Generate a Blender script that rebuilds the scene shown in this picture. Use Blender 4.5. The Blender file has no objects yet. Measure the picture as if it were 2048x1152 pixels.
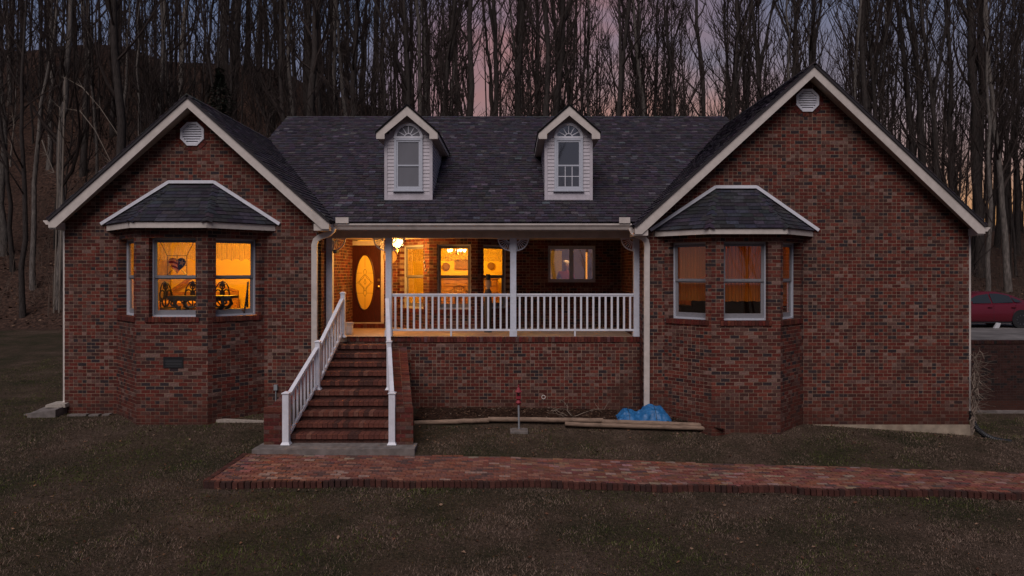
import bpy, math, random
import numpy as np
from mathutils import Vector, Matrix, noise
random.seed(7)
R = random.random
def U(a, b): return a + (b - a) * random.random()

# ------------------------------------------------------------------ camera, world, sun, exposure
SC = bpy.context.scene
COL = SC.collection
FPX, CD, CZ, HY = 1420.0, 16.3, 3.7, 545.0          # focal length (px of a 2048 wide frame), distance, eye height, horizon row
cam = bpy.data.cameras.new('camera'); camo = bpy.data.objects.new('camera', cam); COL.objects.link(camo)
camo.location = (0, -CD, CZ); camo.rotation_euler = (math.pi / 2, 0, 0)
cam.sensor_width = 36; cam.lens = 36 * FPX / 2048; cam.shift_y = -31 / 2048
cam.clip_start = .1; cam.clip_end = 2000
SC.camera = camo
SC.view_settings.view_transform = 'Standard'; SC.view_settings.look = 'None'
SC.view_settings.exposure = 0.47; SC.view_settings.gamma = 1; SC.view_settings.use_curve_mapping = False
SC.cycles.use_denoising = True
SC.cycles.max_bounces = 8; SC.cycles.diffuse_bounces = 3; SC.cycles.transparent_max_bounces = 12
SC.cycles.sample_clamp_indirect = 4

W = bpy.data.worlds.new('World'); SC.world = W; W.use_nodes = True
nt = W.node_tree; nt.nodes.clear()
def N(nt, t, **k):
    n = nt.nodes.new(t)
    for a, b in k.items(): setattr(n, a, b)
    return n
out = N(nt, 'ShaderNodeOutputWorld'); bg = N(nt, 'ShaderNodeBackground')
sky = N(nt, 'ShaderNodeTexSky', sky_type='NISHITA', sun_disc=False)
SUN_EL, SUN_ROT = math.radians(38), math.radians(200)
sky.sun_elevation = math.radians(2.0); sky.sun_rotation = math.radians(12)     # after-sunset glow sits behind the woods
sky.dust_density = 2.0
tc = N(nt, 'ShaderNodeTexCoord'); sep = N(nt, 'ShaderNodeSeparateXYZ')
nt.links.new(tc.outputs['Generated'], sep.inputs[0])
ramp = N(nt, 'ShaderNodeValToRGB')
cr = ramp.color_ramp
stops = [(0.0, (.40, .19, .06)), (.06, (.36, .18, .08)), (.13, (.18, .122, .135)), (.22, (.095, .100, .155)),
         (.33, (.066, .092, .165)), (.6, (.045, .062, .11)), (1.0, (.045, .06, .10))]
while len(cr.elements) < len(stops): cr.elements.new(.5)
for e, (p, c) in zip(cr.elements, stops): e.position = p; e.color = (*c, 1)
nt.links.new(sep.outputs['Z'], ramp.inputs[0])
ramp2 = N(nt, 'ShaderNodeValToRGB'); c2 = ramp2.color_ramp; c2.elements[0].color = (.085, .080, .115, 1); c2.elements[1].color = (.05, .065, .11, 1)   # dusk belt opposite the sunset
nt.links.new(sep.outputs['Z'], ramp2.inputs[0])
mry = N(nt, 'ShaderNodeMapRange'); mry.inputs['From Min'].default_value = -.6; mry.inputs['From Max'].default_value = .6; nt.links.new(sep.outputs['Y'], mry.inputs['Value'])
mixs = N(nt, 'ShaderNodeMixRGB'); nt.links.new(mry.outputs[0], mixs.inputs[0]); nt.links.new(ramp2.outputs[0], mixs.inputs[1]); nt.links.new(ramp.outputs[0], mixs.inputs[2])
# rosy cloud bank above the sunset
mp = N(nt, 'ShaderNodeMapping'); mp.inputs['Scale'].default_value = (2.2, 2.2, 6.0)
nz = N(nt, 'ShaderNodeTexNoise'); nz.inputs['Scale'].default_value = 1.6; nz.inputs['Detail'].default_value = 4
nt.links.new(tc.outputs['Generated'], mp.inputs[0]); nt.links.new(mp.outputs[0], nz.inputs['Vector'])
dot = N(nt, 'ShaderNodeVectorMath', operation='DOT_PRODUCT')
gd = Vector((.085, 1, .20)).normalized(); dot.inputs[1].default_value = gd
nt.links.new(tc.outputs['Generated'], dot.inputs[0])
mr = N(nt, 'ShaderNodeMapRange'); mr.inputs['From Min'].default_value = .955; mr.inputs['From Max'].default_value = 1.0
nt.links.new(dot.outputs['Value'], mr.inputs['Value'])
mr2 = N(nt, 'ShaderNodeMapRange'); mr2.inputs['From Min'].default_value = .30; mr2.inputs['From Max'].default_value = .62
nt.links.new(nz.outputs[0], mr2.inputs['Value'])
mul = N(nt, 'ShaderNodeMath', operation='MULTIPLY')
nt.links.new(mr.outputs[0], mul.inputs[0]); nt.links.new(mr2.outputs[0], mul.inputs[1])
mixc = N(nt, 'ShaderNodeMixRGB'); mixc.inputs[2].default_value = (.25, .105, .105, 1)
nt.links.new(mul.outputs[0], mixc.inputs[0]); nt.links.new(mixs.outputs[0], mixc.inputs[1])
add = N(nt, 'ShaderNodeMixRGB', blend_type='ADD'); add.inputs[0].default_value = .012
nt.links.new(mixc.outputs[0], add.inputs[1]); nt.links.new(sky.outputs[0], add.inputs[2])
bg.inputs['Strength'].default_value = 1.0
nt.links.new(add.outputs[0], bg.inputs['Color']); nt.links.new(bg.outputs[0], out.inputs[0])

sl = bpy.data.lights.new('sun', 'SUN'); sl.energy = 1.5; sl.angle = math.radians(45); sl.color = (1.0, .90, .88)
so = bpy.data.objects.new('sun', sl); COL.objects.link(so)
so.rotation_euler = Vector((.22, .86, -1.0)).to_track_quat('-Z', 'Y').to_euler()

# ------------------------------------------------------------------ helpers
def X(px, Y): return (px - 1024) * (CD + Y) / FPX
def Z(py, Y): return CZ - (py - HY) * (CD + Y) / FPX
WM = {}
def wm(o): return WM.get(o.name, Matrix()) if o else Matrix()
def tag(o, label, cat=None, group=None, kind=None):
    if label: o['label'] = label
    if cat: o['category'] = cat
    if group: o['group'] = group
    if kind: o['kind'] = kind
    return o
def link(o, parent=None, M=None, local=False):
    COL.objects.link(o)
    M = M or Matrix()
    if parent:
        o.parent = parent
        if not local:
            o.matrix_parent_inverse = wm(parent).inverted()
            WM[o.name] = M.copy()
        else: WM[o.name] = wm(parent) @ M
    else: WM[o.name] = M.copy()
    o.matrix_basis = M
    return o
def thing(name, label, cat, loc=(0, 0, 0), rz=0, group=None):
    o = bpy.data.objects.new(name, None); o.empty_display_size = .2
    link(o, None, Matrix.Translation(loc) @ Matrix.Rotation(rz, 4, 'Z'))
    return tag(o, label, cat, group)

class MB:
    def __init__(s): s.v = []; s.f = []; s.c = []
    def face(s, pts, col=None):
        n = len(s.v); s.v += [tuple(p) for p in pts]; s.f.append(tuple(range(n, n + len(pts)))); s.c.append(col)
    def hexa(s, p, col=None):           # p: 8 points, 0-3 one end, 4-7 the other
        n = len(s.v); s.v += [tuple(q) for q in p]
        for q in ((3, 2, 1, 0), (4, 5, 6, 7), (0, 1, 5, 4), (1, 2, 6, 5), (2, 3, 7, 6), (3, 0, 4, 7)):
            s.f.append(tuple(n + i for i in q)); s.c.append(col)
    def box(s, x0, x1, y0, y1, z0, z1, col=None):
        s.hexa([(x0, y0, z0), (x1, y0, z0), (x1, y1, z0), (x0, y1, z0), (x0, y0, z1), (x1, y0, z1), (x1, y1, z1), (x0, y1, z1)], col)
    def obox(s, c, a, b, d, col=None):  # centre and three half vectors
        c, a, b, d = Vector(c), Vector(a), Vector(b), Vector(d)
        s.hexa([c - a - b - d, c + a - b - d, c + a + b - d, c - a + b - d, c - a - b + d, c + a - b + d, c + a + b + d, c - a + b + d], col)
    def prism(s, poly, ext, col=None):
        poly = [Vector(p) for p in poly]; e = Vector(ext); n = len(s.v); k = len(poly)
        s.v += [tuple(p) for p in poly] + [tuple(p + e) for p in poly]
        s.f.append(tuple(range(n, n + k))); s.c.append(col)
        s.f.append(tuple(reversed(range(n + k, n + 2 * k)))); s.c.append(col)
        for i in range(k):
            j = (i + 1) % k
            s.f.append((n + i, n + k + i, n + k + j, n + j)); s.c.append(col)
    def tube(s, pts, rad, n=6, caps=True, col=None, twist=0, ref=None):
        pts = [Vector(p) for p in pts]
        if not hasattr(rad, '__len__'): rad = [rad] * len(pts)
        base = len(s.v); k = len(pts)
        for i, p in enumerate(pts):
            t = (pts[min(i + 1, k - 1)] - pts[max(i - 1, 0)])
            if t.length < 1e-9: t = Vector((0, 0, 1))
            t.normalize()
            r = Vector(ref) if ref else (Vector((0, 1, 0)) if abs(t.y) < .9 else Vector((1, 0, 0)))
            a = t.cross(r); a.normalize(); b = t.cross(a)
            for j in range(n):
                w = 2 * math.pi * (j + .5) / n + twist
                q = p + (a * math.cos(w) + b * math.sin(w)) * rad[i]
                s.v.append((q.x, q.y, q.z))
        for i in range(k - 1):
            for j in range(n):
                j2 = (j + 1) % n
                s.f.append((base + i * n + j, base + i * n + j2, base + (i + 1) * n + j2, base + (i + 1) * n + j)); s.c.append(col)
        if caps and n > 2:
            s.f.append(tuple(base + j for j in reversed(range(n)))); s.c.append(col)
            s.f.append(tuple(base + (k - 1) * n + j for j in range(n))); s.c.append(col)
    def bar(s, a, b, w, h, up=(0, 0, 1), col=None):   # rectangular bar between two points
        a, b = Vector(a), Vector(b); t = (b - a); L = t.length; t.normalize()
        sd = t.cross(Vector(up)); sd.normalize(); u = sd.cross(t)
        s.obox((a + b) / 2, t * L / 2, sd * w / 2, u * h / 2, col)
    def lathe(s, prof, c=(0, 0, 0), n=16, axis='Z', col=None):
        c = Vector(c); base = len(s.v)
        for r, h in prof:
            for j in range(n):
                w = 2 * math.pi * j / n
                d = Vector((r * math.cos(w), r * math.sin(w), h))
                if axis == 'Y': d = Vector((d.x, h, d.y))
                if axis == 'X': d = Vector((h, d.x, d.y))
                s.v.append(tuple(c + d))
        for i in range(len(prof) - 1):
            for j in range(n):
                j2 = (j + 1) % n
                s.f.append((base + i * n + j, base + i * n + j2, base + (i + 1) * n + j2, base + (i + 1) * n + j)); s.c.append(col)
        s.f.append(tuple(base + j for j in range(n))); s.c.append(col)
        s.f.append(tuple(base + (len(prof) - 1) * n + j for j in range(n))); s.c.append(col)
    def mesh(s, name, mat, smooth=False):
        me = bpy.data.meshes.new(name); me.from_pydata(s.v, [], s.f)
        if any(c is not None for c in s.c):
            a = me.attributes.new('tint', 'FLOAT_COLOR', 'FACE')
            arr = np.ones((len(s.c), 4), dtype=np.float32)
            for i, c in enumerate(s.c):
                if c is not None: arr[i, :3] = c
            a.data.foreach_set('color', arr.ravel())
        if mat: me.materials.append(mat)
        if smooth: me.shade_smooth()
        return me
    def build(s, name, mat, parent=None, smooth=False, local=False, label=None, kind=None, M=None):
        if parent is None and M is None and not local:      # top-level mesh: origin at its base
            v = np.array(s.v); lo, hi = v.min(0), v.max(0)
            b = ((lo[0] + hi[0]) / 2, (lo[1] + hi[1]) / 2, lo[2])
            s.v = [tuple(q) for q in (v - b)]; M = Matrix.Translation(b)
        o = bpy.data.objects.new(name, s.mesh(name, mat, smooth))
        link(o, parent, M, local)
        if label: o['label'] = label
        if kind: o['kind'] = kind
        return o
def copy_tree(o, parent=None):
    c = o.copy(); COL.objects.link(c); c.parent = parent
    for ch in o.children: copy_tree(ch, c)
    return c

# ------------------------------------------------------------------ materials
def mat(name, col=(.5, .5, .5), rough=.7, var=.0, scale=8, bump=0, bscale=40, tint=False, metal=0, col2=None, spec=.4, coord='Object', stretch=None, dirt=None):
    m = bpy.data.materials.new(name); m.use_nodes = True; t = m.node_tree; b = t.nodes['Principled BSDF']
    b.inputs['Roughness'].default_value = rough; b.inputs['Metallic'].default_value = metal
    b.inputs['Specular IOR Level'].default_value = spec
    tc = N(t, 'ShaderNodeTexCoord'); src = tc.outputs[coord]
    if coord == 'World':
        pass
    if stretch:
        mp = N(t, 'ShaderNodeMapping'); mp.inputs['Scale'].default_value = stretch; t.links.new(src, mp.inputs[0]); src = mp.outputs[0]
    if tint:
        at = N(t, 'ShaderNodeAttribute', attribute_name='tint'); base = at.outputs['Color']
    else:
        rg = N(t, 'ShaderNodeRGB'); rg.outputs[0].default_value = (*col, 1); base = rg.outputs[0]
    if var or col2:
        nz = N(t, 'ShaderNodeTexNoise'); nz.inputs['Scale'].default_value = scale; nz.inputs['Detail'].default_value = 6; nz.inputs['Roughness'].default_value = .65
        t.links.new(src, nz.inputs['Vector'])
        if col2:
            rp = N(t, 'ShaderNodeMapRange'); rp.inputs['From Min'].default_value = .38; rp.inputs['From Max'].default_value = .62
            t.links.new(nz.outputs[0], rp.inputs['Value'])
            mx = N(t, 'ShaderNodeMixRGB'); mx.inputs[2].default_value = (*col2, 1)
            t.links.new(rp.outputs[0], mx.inputs[0]); t.links.new(base, mx.inputs[1]); base = mx.outputs[0]
        if var:
            mr = N(t, 'ShaderNodeMapRange'); mr.inputs['From Min'].default_value = .3; mr.inputs['From Max'].default_value = .7
            mr.inputs['To Min'].default_value = 1 - var; mr.inputs['To Max'].default_value = 1 + var
            nz2 = N(t, 'ShaderNodeTexNoise'); nz2.inputs['Scale'].default_value = scale * 2.7; nz2.inputs['Detail'].default_value = 5
            t.links.new(src, nz2.inputs['Vector']); t.links.new(nz2.outputs[0], mr.inputs['Value'])
            mx = N(t, 'ShaderNodeMixRGB', blend_type='MULTIPLY'); mx.inputs[0].default_value = 1
            t.links.new(base, mx.inputs[1]); t.links.new(mr.outputs[0], mx.inputs[2]); base = mx.outputs[0]
    if dirt:                                  # weathering stain in large soft patches
        dc, ds, da = dirt
        nz3 = N(t, 'ShaderNodeTexNoise'); nz3.inputs['Scale'].default_value = ds; nz3.inputs['Detail'].default_value = 7
        nz3.inputs['Roughness'].default_value = .7
        t.links.new(tc.outputs[coord], nz3.inputs['Vector'])
        mr3 = N(t, 'ShaderNodeMapRange'); mr3.inputs['From Min'].default_value = .5; mr3.inputs['From Max'].default_value = .72
        mr3.inputs['To Max'].default_value = da
        t.links.new(nz3.outputs[0], mr3.inputs['Value'])
        mx = N(t, 'ShaderNodeMixRGB'); mx.inputs[2].default_value = (*dc, 1)
        t.links.new(mr3.outputs[0], mx.inputs[0]); t.links.new(base, mx.inputs[1]); base = mx.outputs[0]
    t.links.new(base, b.inputs['Base Color'])
    if bump:
        nb = N(t, 'ShaderNodeTexNoise'); nb.inputs['Scale'].default_value = bscale; nb.inputs['Detail'].default_value = 6
        t.links.new(src, nb.inputs['Vector'])
        bp = N(t, 'ShaderNodeBump'); bp.inputs['Strength'].default_value = bump; bp.inputs['Distance'].default_value = .02
        t.links.new(nb.outputs[0], bp.inputs['Height']); t.links.new(bp.outputs[0], b.inputs['Normal'])
    return m
def emis(name, col, s):
    m = bpy.data.materials.new(name); m.use_nodes = True; b = m.node_tree.nodes['Principled BSDF']
    b.inputs['Base Color'].default_value = (*col, 1); b.inputs['Emission Color'].default_value = (*col, 1); b.inputs['Emission Strength'].default_value = s
    return m
def glassmat(name, refl=.12, tintc=(1, 1, 1), rough=.02):
    m = bpy.data.materials.new(name); m.use_nodes = True; t = m.node_tree; t.nodes.clear()
    o = N(t, 'ShaderNodeOutputMaterial'); mx = N(t, 'ShaderNodeMixShader'); tr = N(t, 'ShaderNodeBsdfTransparent'); gl = N(t, 'ShaderNodeBsdfGlossy')
    tr.inputs[0].default_value = (*tintc, 1); gl.inputs['Roughness'].default_value = rough
    lw = N(t, 'ShaderNodeLayerWeight'); lw.inputs['Blend'].default_value = .3
    ad = N(t, 'ShaderNodeMath', operation='ADD'); ad.inputs[1].default_value = refl; ad.use_clamp = True
    ml = N(t, 'ShaderNodeMath', operation='MULTIPLY'); ml.inputs[1].default_value = .35
    t.links.new(lw.outputs['Fresnel'], ml.inputs[0]); t.links.new(ml.outputs[0], ad.inputs[0])
    t.links.new(ad.outputs[0], mx.inputs[0]); t.links.new(tr.outputs[0], mx.inputs[1]); t.links.new(gl.outputs[0], mx.inputs[2]); t.links.new(mx.outputs[0], o.inputs[0])
    return m
def clothmat(name, col, transl=.5, transp=0.0, scale=60, vert=False):
    m = bpy.data.materials.new(name); m.use_nodes = True; t = m.node_tree; t.nodes.clear()
    o = N(t, 'ShaderNodeOutputMaterial'); mx = N(t, 'ShaderNodeMixShader'); d = N(t, 'ShaderNodeBsdfDiffuse'); tl = N(t, 'ShaderNodeBsdfTranslucent')
    d.inputs[0].default_value = (*col, 1); tl.inputs[0].default_value = (*col, 1); mx.inputs[0].default_value = transl
    t.links.new(d.outputs[0], mx.inputs[1]); t.links.new(tl.outputs[0], mx.inputs[2])
    if transp:
        tp = N(t, 'ShaderNodeBsdfTransparent'); m2 = N(t, 'ShaderNodeMixShader')
        vo = N(t, 'ShaderNodeTexVoronoi'); vo.inputs['Scale'].default_value = scale
        tcn = N(t, 'ShaderNodeTexCoord'); t.links.new(tcn.outputs['Object'], vo.inputs['Vector'])
        mr = N(t, 'ShaderNodeMapRange'); mr.inputs['From Min'].default_value = .2; mr.inputs['From Max'].default_value = .6; mr.inputs['To Max'].default_value = transp; mr.inputs['To Min'].default_value = transp * .3
        t.links.new(vo.outputs['Distance'], mr.inputs['Value'])
        t.links.new(mr.outputs[0], m2.inputs[0]); t.links.new(mx.outputs[0], m2.inputs[1]); t.links.new(tp.outputs[0], m2.inputs[2]); t.links.new(m2.outputs[0], o.inputs[0])
    else: t.links.new(mx.outputs[0], o.inputs[0])
    return m

M_BRICK = mat('brick_clay', tint=True, rough=.85, var=.28, scale=9, bump=.35, bscale=70, spec=.2, dirt=((.05, .028, .022), .7, .55))
M_MORTAR = mat('mortar', (.27, .19, .14), .95, var=.25, scale=3, dirt=((.10, .06, .045), .7, .6), spec=.1)
M_SHINGLE = mat('asphalt_shingle', tint=True, rough=.8, var=.35, scale=7, bump=.6, bscale=140, spec=.25, dirt=((.030, .022, .030), .5, .4))
def wall_stain(m):
    t = m.node_tree; b = t.nodes['Principled BSDF']; src = b.inputs['Base Color'].links[0].from_socket
    ge = N(t, 'ShaderNodeNewGeometry'); sp = N(t, 'ShaderNodeSeparateXYZ'); t.links.new(ge.outputs['Position'], sp.inputs[0])
    nz = N(t, 'ShaderNodeTexNoise'); nz.inputs['Scale'].default_value = 1.3; nz.inputs['Detail'].default_value = 6; t.links.new(ge.outputs['Position'], nz.inputs['Vector'])
    ad = N(t, 'ShaderNodeMath', operation='MULTIPLY_ADD'); ad.inputs[1].default_value = -1.6; t.links.new(nz.outputs[0], ad.inputs[0]); t.links.new(sp.outputs['Z'], ad.inputs[2])
    mr = N(t, 'ShaderNodeMapRange'); mr.inputs['From Min'].default_value = -.75; mr.inputs['From Max'].default_value = .35; mr.inputs['To Min'].default_value = .72; mr.inputs['To Max'].default_value = 0
    t.links.new(ad.outputs[0], mr.inputs['Value']); mx = N(t, 'ShaderNodeMixRGB'); mx.inputs[2].default_value = (.060, .022, .015, 1)
    t.links.new(mr.outputs[0], mx.inputs[0]); t.links.new(src, mx.inputs[1]); t.links.new(mx.outputs[0], b.inputs['Base Color'])
wall_stain(M_MORTAR)
M_WALLB = mat('wall_brick_clay', tint=True, rough=.85, var=.28, scale=9, bump=.35, bscale=70, spec=.2, dirt=((.05, .028, .022), .7, .55)); wall_stain(M_WALLB)
M_RBASE = mat('roof_felt', (.03, .026, .03), .9)
M_TRIM = mat('cream_painted_trim', (.56, .50, .46), .5, var=.08, scale=3, dirt=((.30, .26, .22), 1.5, .45))
M_SOFFIT = mat('vinyl_soffit', (.42, .34, .27), .6, var=.08)
M_WHITE = mat('white_vinyl', (.68, .68, .74), .35, var=.07, scale=3, dirt=((.45, .45, .46), 2.5, .5))
M_POST = mat('white_painted_post', (.60, .62, .70), .45, var=.06, dirt=((.42, .42, .44), 4, .45))
M_WFRAME = mat('window_casing_pale', (.46, .48, .54), .4, var=.06)
M_SASH = mat('window_sash_grey', (.19, .185, .20), .5, var=.1)
M_SIDING = mat('vinyl_siding', (.50, .46, .50), .5, var=.08, scale=4, dirt=((.33, .30, .30), 2, .5))
M_CONC = mat('weathered_concrete', (.18, .155, .145), .9, var=.3, scale=2.5, bump=.3, col2=(.15, .13, .12), spec=.2)
M_FOUND = mat('stained_footing', (.30, .24, .18), .9, var=.25, scale=2, bump=.2, spec=.2, dirt=((.2, .13, .09), 1.5, .7))
M_PFLOOR = mat('porch_floor_slab', (.30, .22, .17), .7, var=.2, scale=1.5)
M_GLASS = glassmat('window_glass', .05)
M_GLASSR = glassmat('reflective_glass', .27)
M_IRON = mat('wrought_iron', (.02, .017, .015), .5)
M_WOOD = mat('oak', (.33, .16, .07), .45, var=.3, scale=4, stretch=(1, 1, 8))
M_DOOR = mat('mahogany_door', (.055, .012, .008), .35, var=.35, scale=5, stretch=(6, 6, .6))
M_BRASS = mat('aged_brass', (.45, .28, .10), .35, metal=.9)
M_YWALL = mat('warm_plaster', (.80, .56, .10), .9, var=.04, scale=1)
M_DWALL = mat('dim_plaster', (.22, .13, .07), .9, var=.25, scale=1)
M_PANEL = mat('wood_panelling', (.42, .17, .045), .6, var=.35, scale=1.2, stretch=(9, 9, .5))
M_CARPET = mat('carpet', (.35, .20, .12), .95)
M_PVC = mat('grey_plastic', (.25, .27, .29), .5)
M_BLACK = mat('black_plastic', (.015, .015, .017), .45)
M_BARK = mat('grey_bark', (.098, .084, .077), .95, var=.5, scale=1.5, stretch=(6, 6, .8), bump=.8, bscale=14, col2=(.155, .135, .12), spec=.1)
M_BARKD = mat('dark_bark', (.046, .038, .035), .95, var=.4, scale=1.5, stretch=(6, 6, .8), bump=.8, bscale=14, spec=.1)
M_TWIG = mat('twig_bark', (.040, .030, .027), .95, spec=.1)
M_MULCH = mat('mulch', (.035, .018, .012), .95, var=.6, scale=14, bump=1, bscale=35, spec=.1)
M_LOG = mat('treated_timber', (.24, .165, .12), .85, var=.35, scale=3, stretch=(.6, 8, 8), dirt=((.1, .07, .05), 3, .6), spec=.2)
M_TARP = mat('blue_tarpaulin', (.018, .12, .30), .45, var=.25, scale=5, bump=.5, bscale=12)
M_RED = mat('faded_red_metal', (.24, .022, .035), .5, var=.25, dirt=((.12, .03, .03), 10, .6))
M_GALV = mat('galvanised_pole', (.30, .31, .33), .5, metal=.3)
M_BRKPAL = [((.112, .023, .017), 28), ((.142, .037, .026), 24), ((.080, .020, .016), 24), ((.118, .058, .049), 14), ((.032, .022, .025), 15), ((.170, .098, .082), 8), ((.055, .023, .020), 15), ((.098, .043, .035), 14)]
def pick(pal):
    t = R() * sum(w for _, w in pal)
    for i, (c, w) in enumerate(pal):
        t -= w
        if t <= 0: return i
    return 0
PAVPAL = [((.200, .076, .052), 30), ((.16, .056, .042), 20), ((.245, .115, .082), 18), ((.27, .175, .145), 8), ((.10, .055, .05), 14), ((.17, .075, .062), 16)]
SHPAL = [((.050, .041, .054), 34), ((.042, .034, .045), 26), ((.060, .050, .064), 20), ((.031, .025, .032), 12), ((.100, .090, .106), 4)]
SHPAL2 = [((.034, .032, .042), 30), ((.026, .0245, .033), 26), ((.044, .042, .055), 20), ((.020, .019, .025), 14)]

# ------------------------------------------------------------------ terrain
def lerp_t(x, tab): return np.interp(x, [a for a, _ in tab], [b for _, b in tab])
T_FRONT = [(-60, .9), (-14, .50), (-10.3, .46), (-5, .47), (0, .45), (3.5, .38), (6.7, .22), (10.3, -.02), (14, -.38), (40, -1.5)]
T_WALK = [(-60, .45), (-5.5, .22), (-.2, .14), (3.3, -.04), (8.9, -.12), (13, -.24), (60, -1.2)]
T_WF = [(-5.1, -4.45), (-.2, -4.17), (3.3, -3.86), (8.9, -4.0), (13, -4.35), (30, -6)]
T_WB = [(-5.1, -2.64), (-.2, -2.52), (3.3, -2.28), (8.9, -2.6), (13, -3.05), (30, -4.6)]
RIDGE = [(-90, 30), (-50, 26.2), (-38, 25.4), (-33, 24.4), (-22, 23.6), (-16, 21.0), (-8.5, 17.8), (4, 14.5), (18.5, 11.5), (33, 9.3), (50, 8.0), (90, 6)]
def walk_front(x): return lerp_t(x, T_WF) + .035 * np.sin(x * 1.9 + .4) + .03 * np.sin(x * 4.3) + np.where((x > 4.0) & (x < 5.0), .05, 0)
def zg(x, y):
    x = np.asarray(x, float); y = np.asarray(y, float)
    zf = lerp_t(x, T_FRONT); zw = lerp_t(x, T_WALK); wf = walk_front(x); wb = lerp_t(x, T_WB)
    z = zf + 0 * y
    t = np.clip((y - wb) / (-.3 - wb), 0, 1)
    z = np.where(y < -.3, zw + .015 + (zf - zw - .015) * t, z)
    z = z - .10 * np.clip((x + 2.45) / .1, 0, 1) * np.clip((4.8 - x) / .3, 0, 1) * np.clip((-.52 - y) / .12, 0, 1) * np.clip((y + 2.2) / 1.5, 0, 1)
    inwalk = (x > -5.15)
    z = np.where((y < wb) & inwalk, zw - .14, z)
    zfr = zw - .10 - .035 * np.clip(wf - y, 0, 60)
    z = np.where((y < wf) | ((y < -3.6) & ~inwalk), zfr, z)
    side = np.clip((x + 5.15) / .3 + 1, 0, 1)        # left of the walk: smooth lawn
    zl = zw + .015 + (zf - zw - .015) * np.clip((y + 2.6) / 2.3, 0, 1) - .055 * np.clip(-2.6 - y, 0, 60)
    z = np.where(~inwalk, zl, z)
    # behind the front line
    b = np.clip((y - 2) / 16, 0, 1)
    back = np.where(x < 0, 1.05, 1.3)
    z = np.where(y > 2, z + (back - z) * b, z)
    rt = (x > 10.0)
    zr = zf + (-.72 - zf) * np.clip(y / 6, 0, 1)
    z = np.where(rt & (y > 0) & (y <= 6.12), zr, z)
    z = np.where((x > 9.5) & (y > 6.12), 1.46, z)
    # hillside
    zr_ = lerp_t(x, RIDGE); z18 = np.where(x > 9.5, 1.46, back)
    h = np.clip((y - 17.5) / 36, 0, 1.25)
    hh = np.where(h <= 1, h ** 1.12, 1 - (h - 1) * 1.2)
    und = .7 * np.sin(x * .31 + y * .2) * np.sin(y * .23 - x * .11) + .3 * np.sin(x * .9 + 1) * np.sin(y * .7)
    z = np.where(y > 17.5, z18 + (zr_ - z18) * hh + und * np.clip(h * 5, 0, 1), z)
    return z
def gz(x, y): return float(zg(x, y))
def axis(segs):
    a = []
    for lo, hi, st in segs: a += list(np.arange(lo, hi - 1e-6, st))
    return np.array(a + [segs[-1][1]])
xs = axis([(-400, -100, 50), (-100, -14, 2), (-14, -5.6, .25), (-5.6, -4.8, .08), (-4.8, 14, .2), (14, 100, 2), (100, 400, 50)])
ys = axis([(-400, -60, 60), (-60, -9, 1.5), (-9, -4.8, .12), (-4.8, -2.0, .05), (-2.0, .6, .12), (.6, 6, .6), (6, 6.3, .06), (6.3, 17.5, 1.2), (17.5, 70, 1.2), (70, 400, 40)])
GX, GY = np.meshgrid(xs, ys); GZ = zg(GX, GY)
nx, ny = len(xs), len(ys)
verts = np.stack([GX, GY, GZ], -1).reshape(-1, 3)
I = np.arange(nx * ny).reshape(ny, nx)
faces = np.stack([I[:-1, :-1], I[:-1, 1:], I[1:, 1:], I[1:, :-1]], -1).reshape(-1, 4)
def npmesh(name, v, f, mats, tint=None, smooth=False):
    me = bpy.data.meshes.new(name); k = f.shape[1]
    me.vertices.add(len(v)); me.vertices.foreach_set('co', v.astype(np.float32).ravel())
    me.loops.add(f.size); me.loops.foreach_set('vertex_index', f.astype(np.int32).ravel())
    me.polygons.add(len(f)); me.polygons.foreach_set('loop_start', np.arange(0, f.size, k, dtype=np.int32))
    me.polygons.foreach_set('loop_total', np.full(len(f), k, dtype=np.int32))
    if smooth: me.polygons.foreach_set('use_smooth', np.ones(len(f), dtype=bool))
    me.update(); me.validate()
    if tint is not None:
        a = me.attributes.new('tint', 'FLOAT_COLOR', 'FACE'); c = np.ones((len(f), 4), np.float32); c[:, :3] = tint; a.data.foreach_set('color', c.ravel())
    for m in mats: me.materials.append(m)
    return me
# ground material: dormant lawn near the house, leaf litter in the woods
gm = bpy.data.materials.new('lawn_and_leaf_litter'); gm.use_nodes = True; t = gm.node_tree; b = t.nodes['Principled BSDF']; b.inputs['Roughness'].default_value = .95; b.inputs['Specular IOR Level'].default_value = .1
tcn = N(t, 'ShaderNodeTexCoord')
def nse(sc, det=6):
    n = N(t, 'ShaderNodeTexNoise'); n.inputs['Scale'].default_value = sc; n.inputs['Detail'].default_value = det; n.inputs['Roughness'].default_value = .68; t.links.new(tcn.outputs['Object'], n.inputs['Vector']); return n
def rampn(src, st):
    r = N(t, 'ShaderNodeValToRGB'); e = r.color_ramp
    while len(e.elements) < len(st): e.elements.new(.5)
    for q, (p, c) in zip(e.elements, st): q.position = p; q.color = (*c, 1)
    t.links.new(src, r.inputs[0]); return r
lawn = rampn(nse(.55).outputs[0], [(.30, (.020, .023, .010)), (.43, (.038, .032, .020)), (.56, (.058, .042, .030)), (.7, (.085, .062, .048))])
fine = rampn(nse(22, 8).outputs[0], [(.3, (.35, .35, .35)), (.7, (1.7, 1.6, 1.55))])
lm = N(t, 'ShaderNodeMixRGB', blend_type='MULTIPLY'); lm.inputs[0].default_value = 1; t.links.new(lawn.outputs[0], lm.inputs[1]); t.links.new(fine.outputs[0], lm.inputs[2])
lit = rampn(nse(6, 10).outputs[0], [(.34, (.014, .009, .008)), (.5, (.048, .028, .021)), (.62, (.085, .048, .035)), (.72, (.14, .085, .065))])
sp = N(t, 'ShaderNodeSeparateXYZ'); t.links.new(tcn.outputs['Object'], sp.inputs[0])
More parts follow.
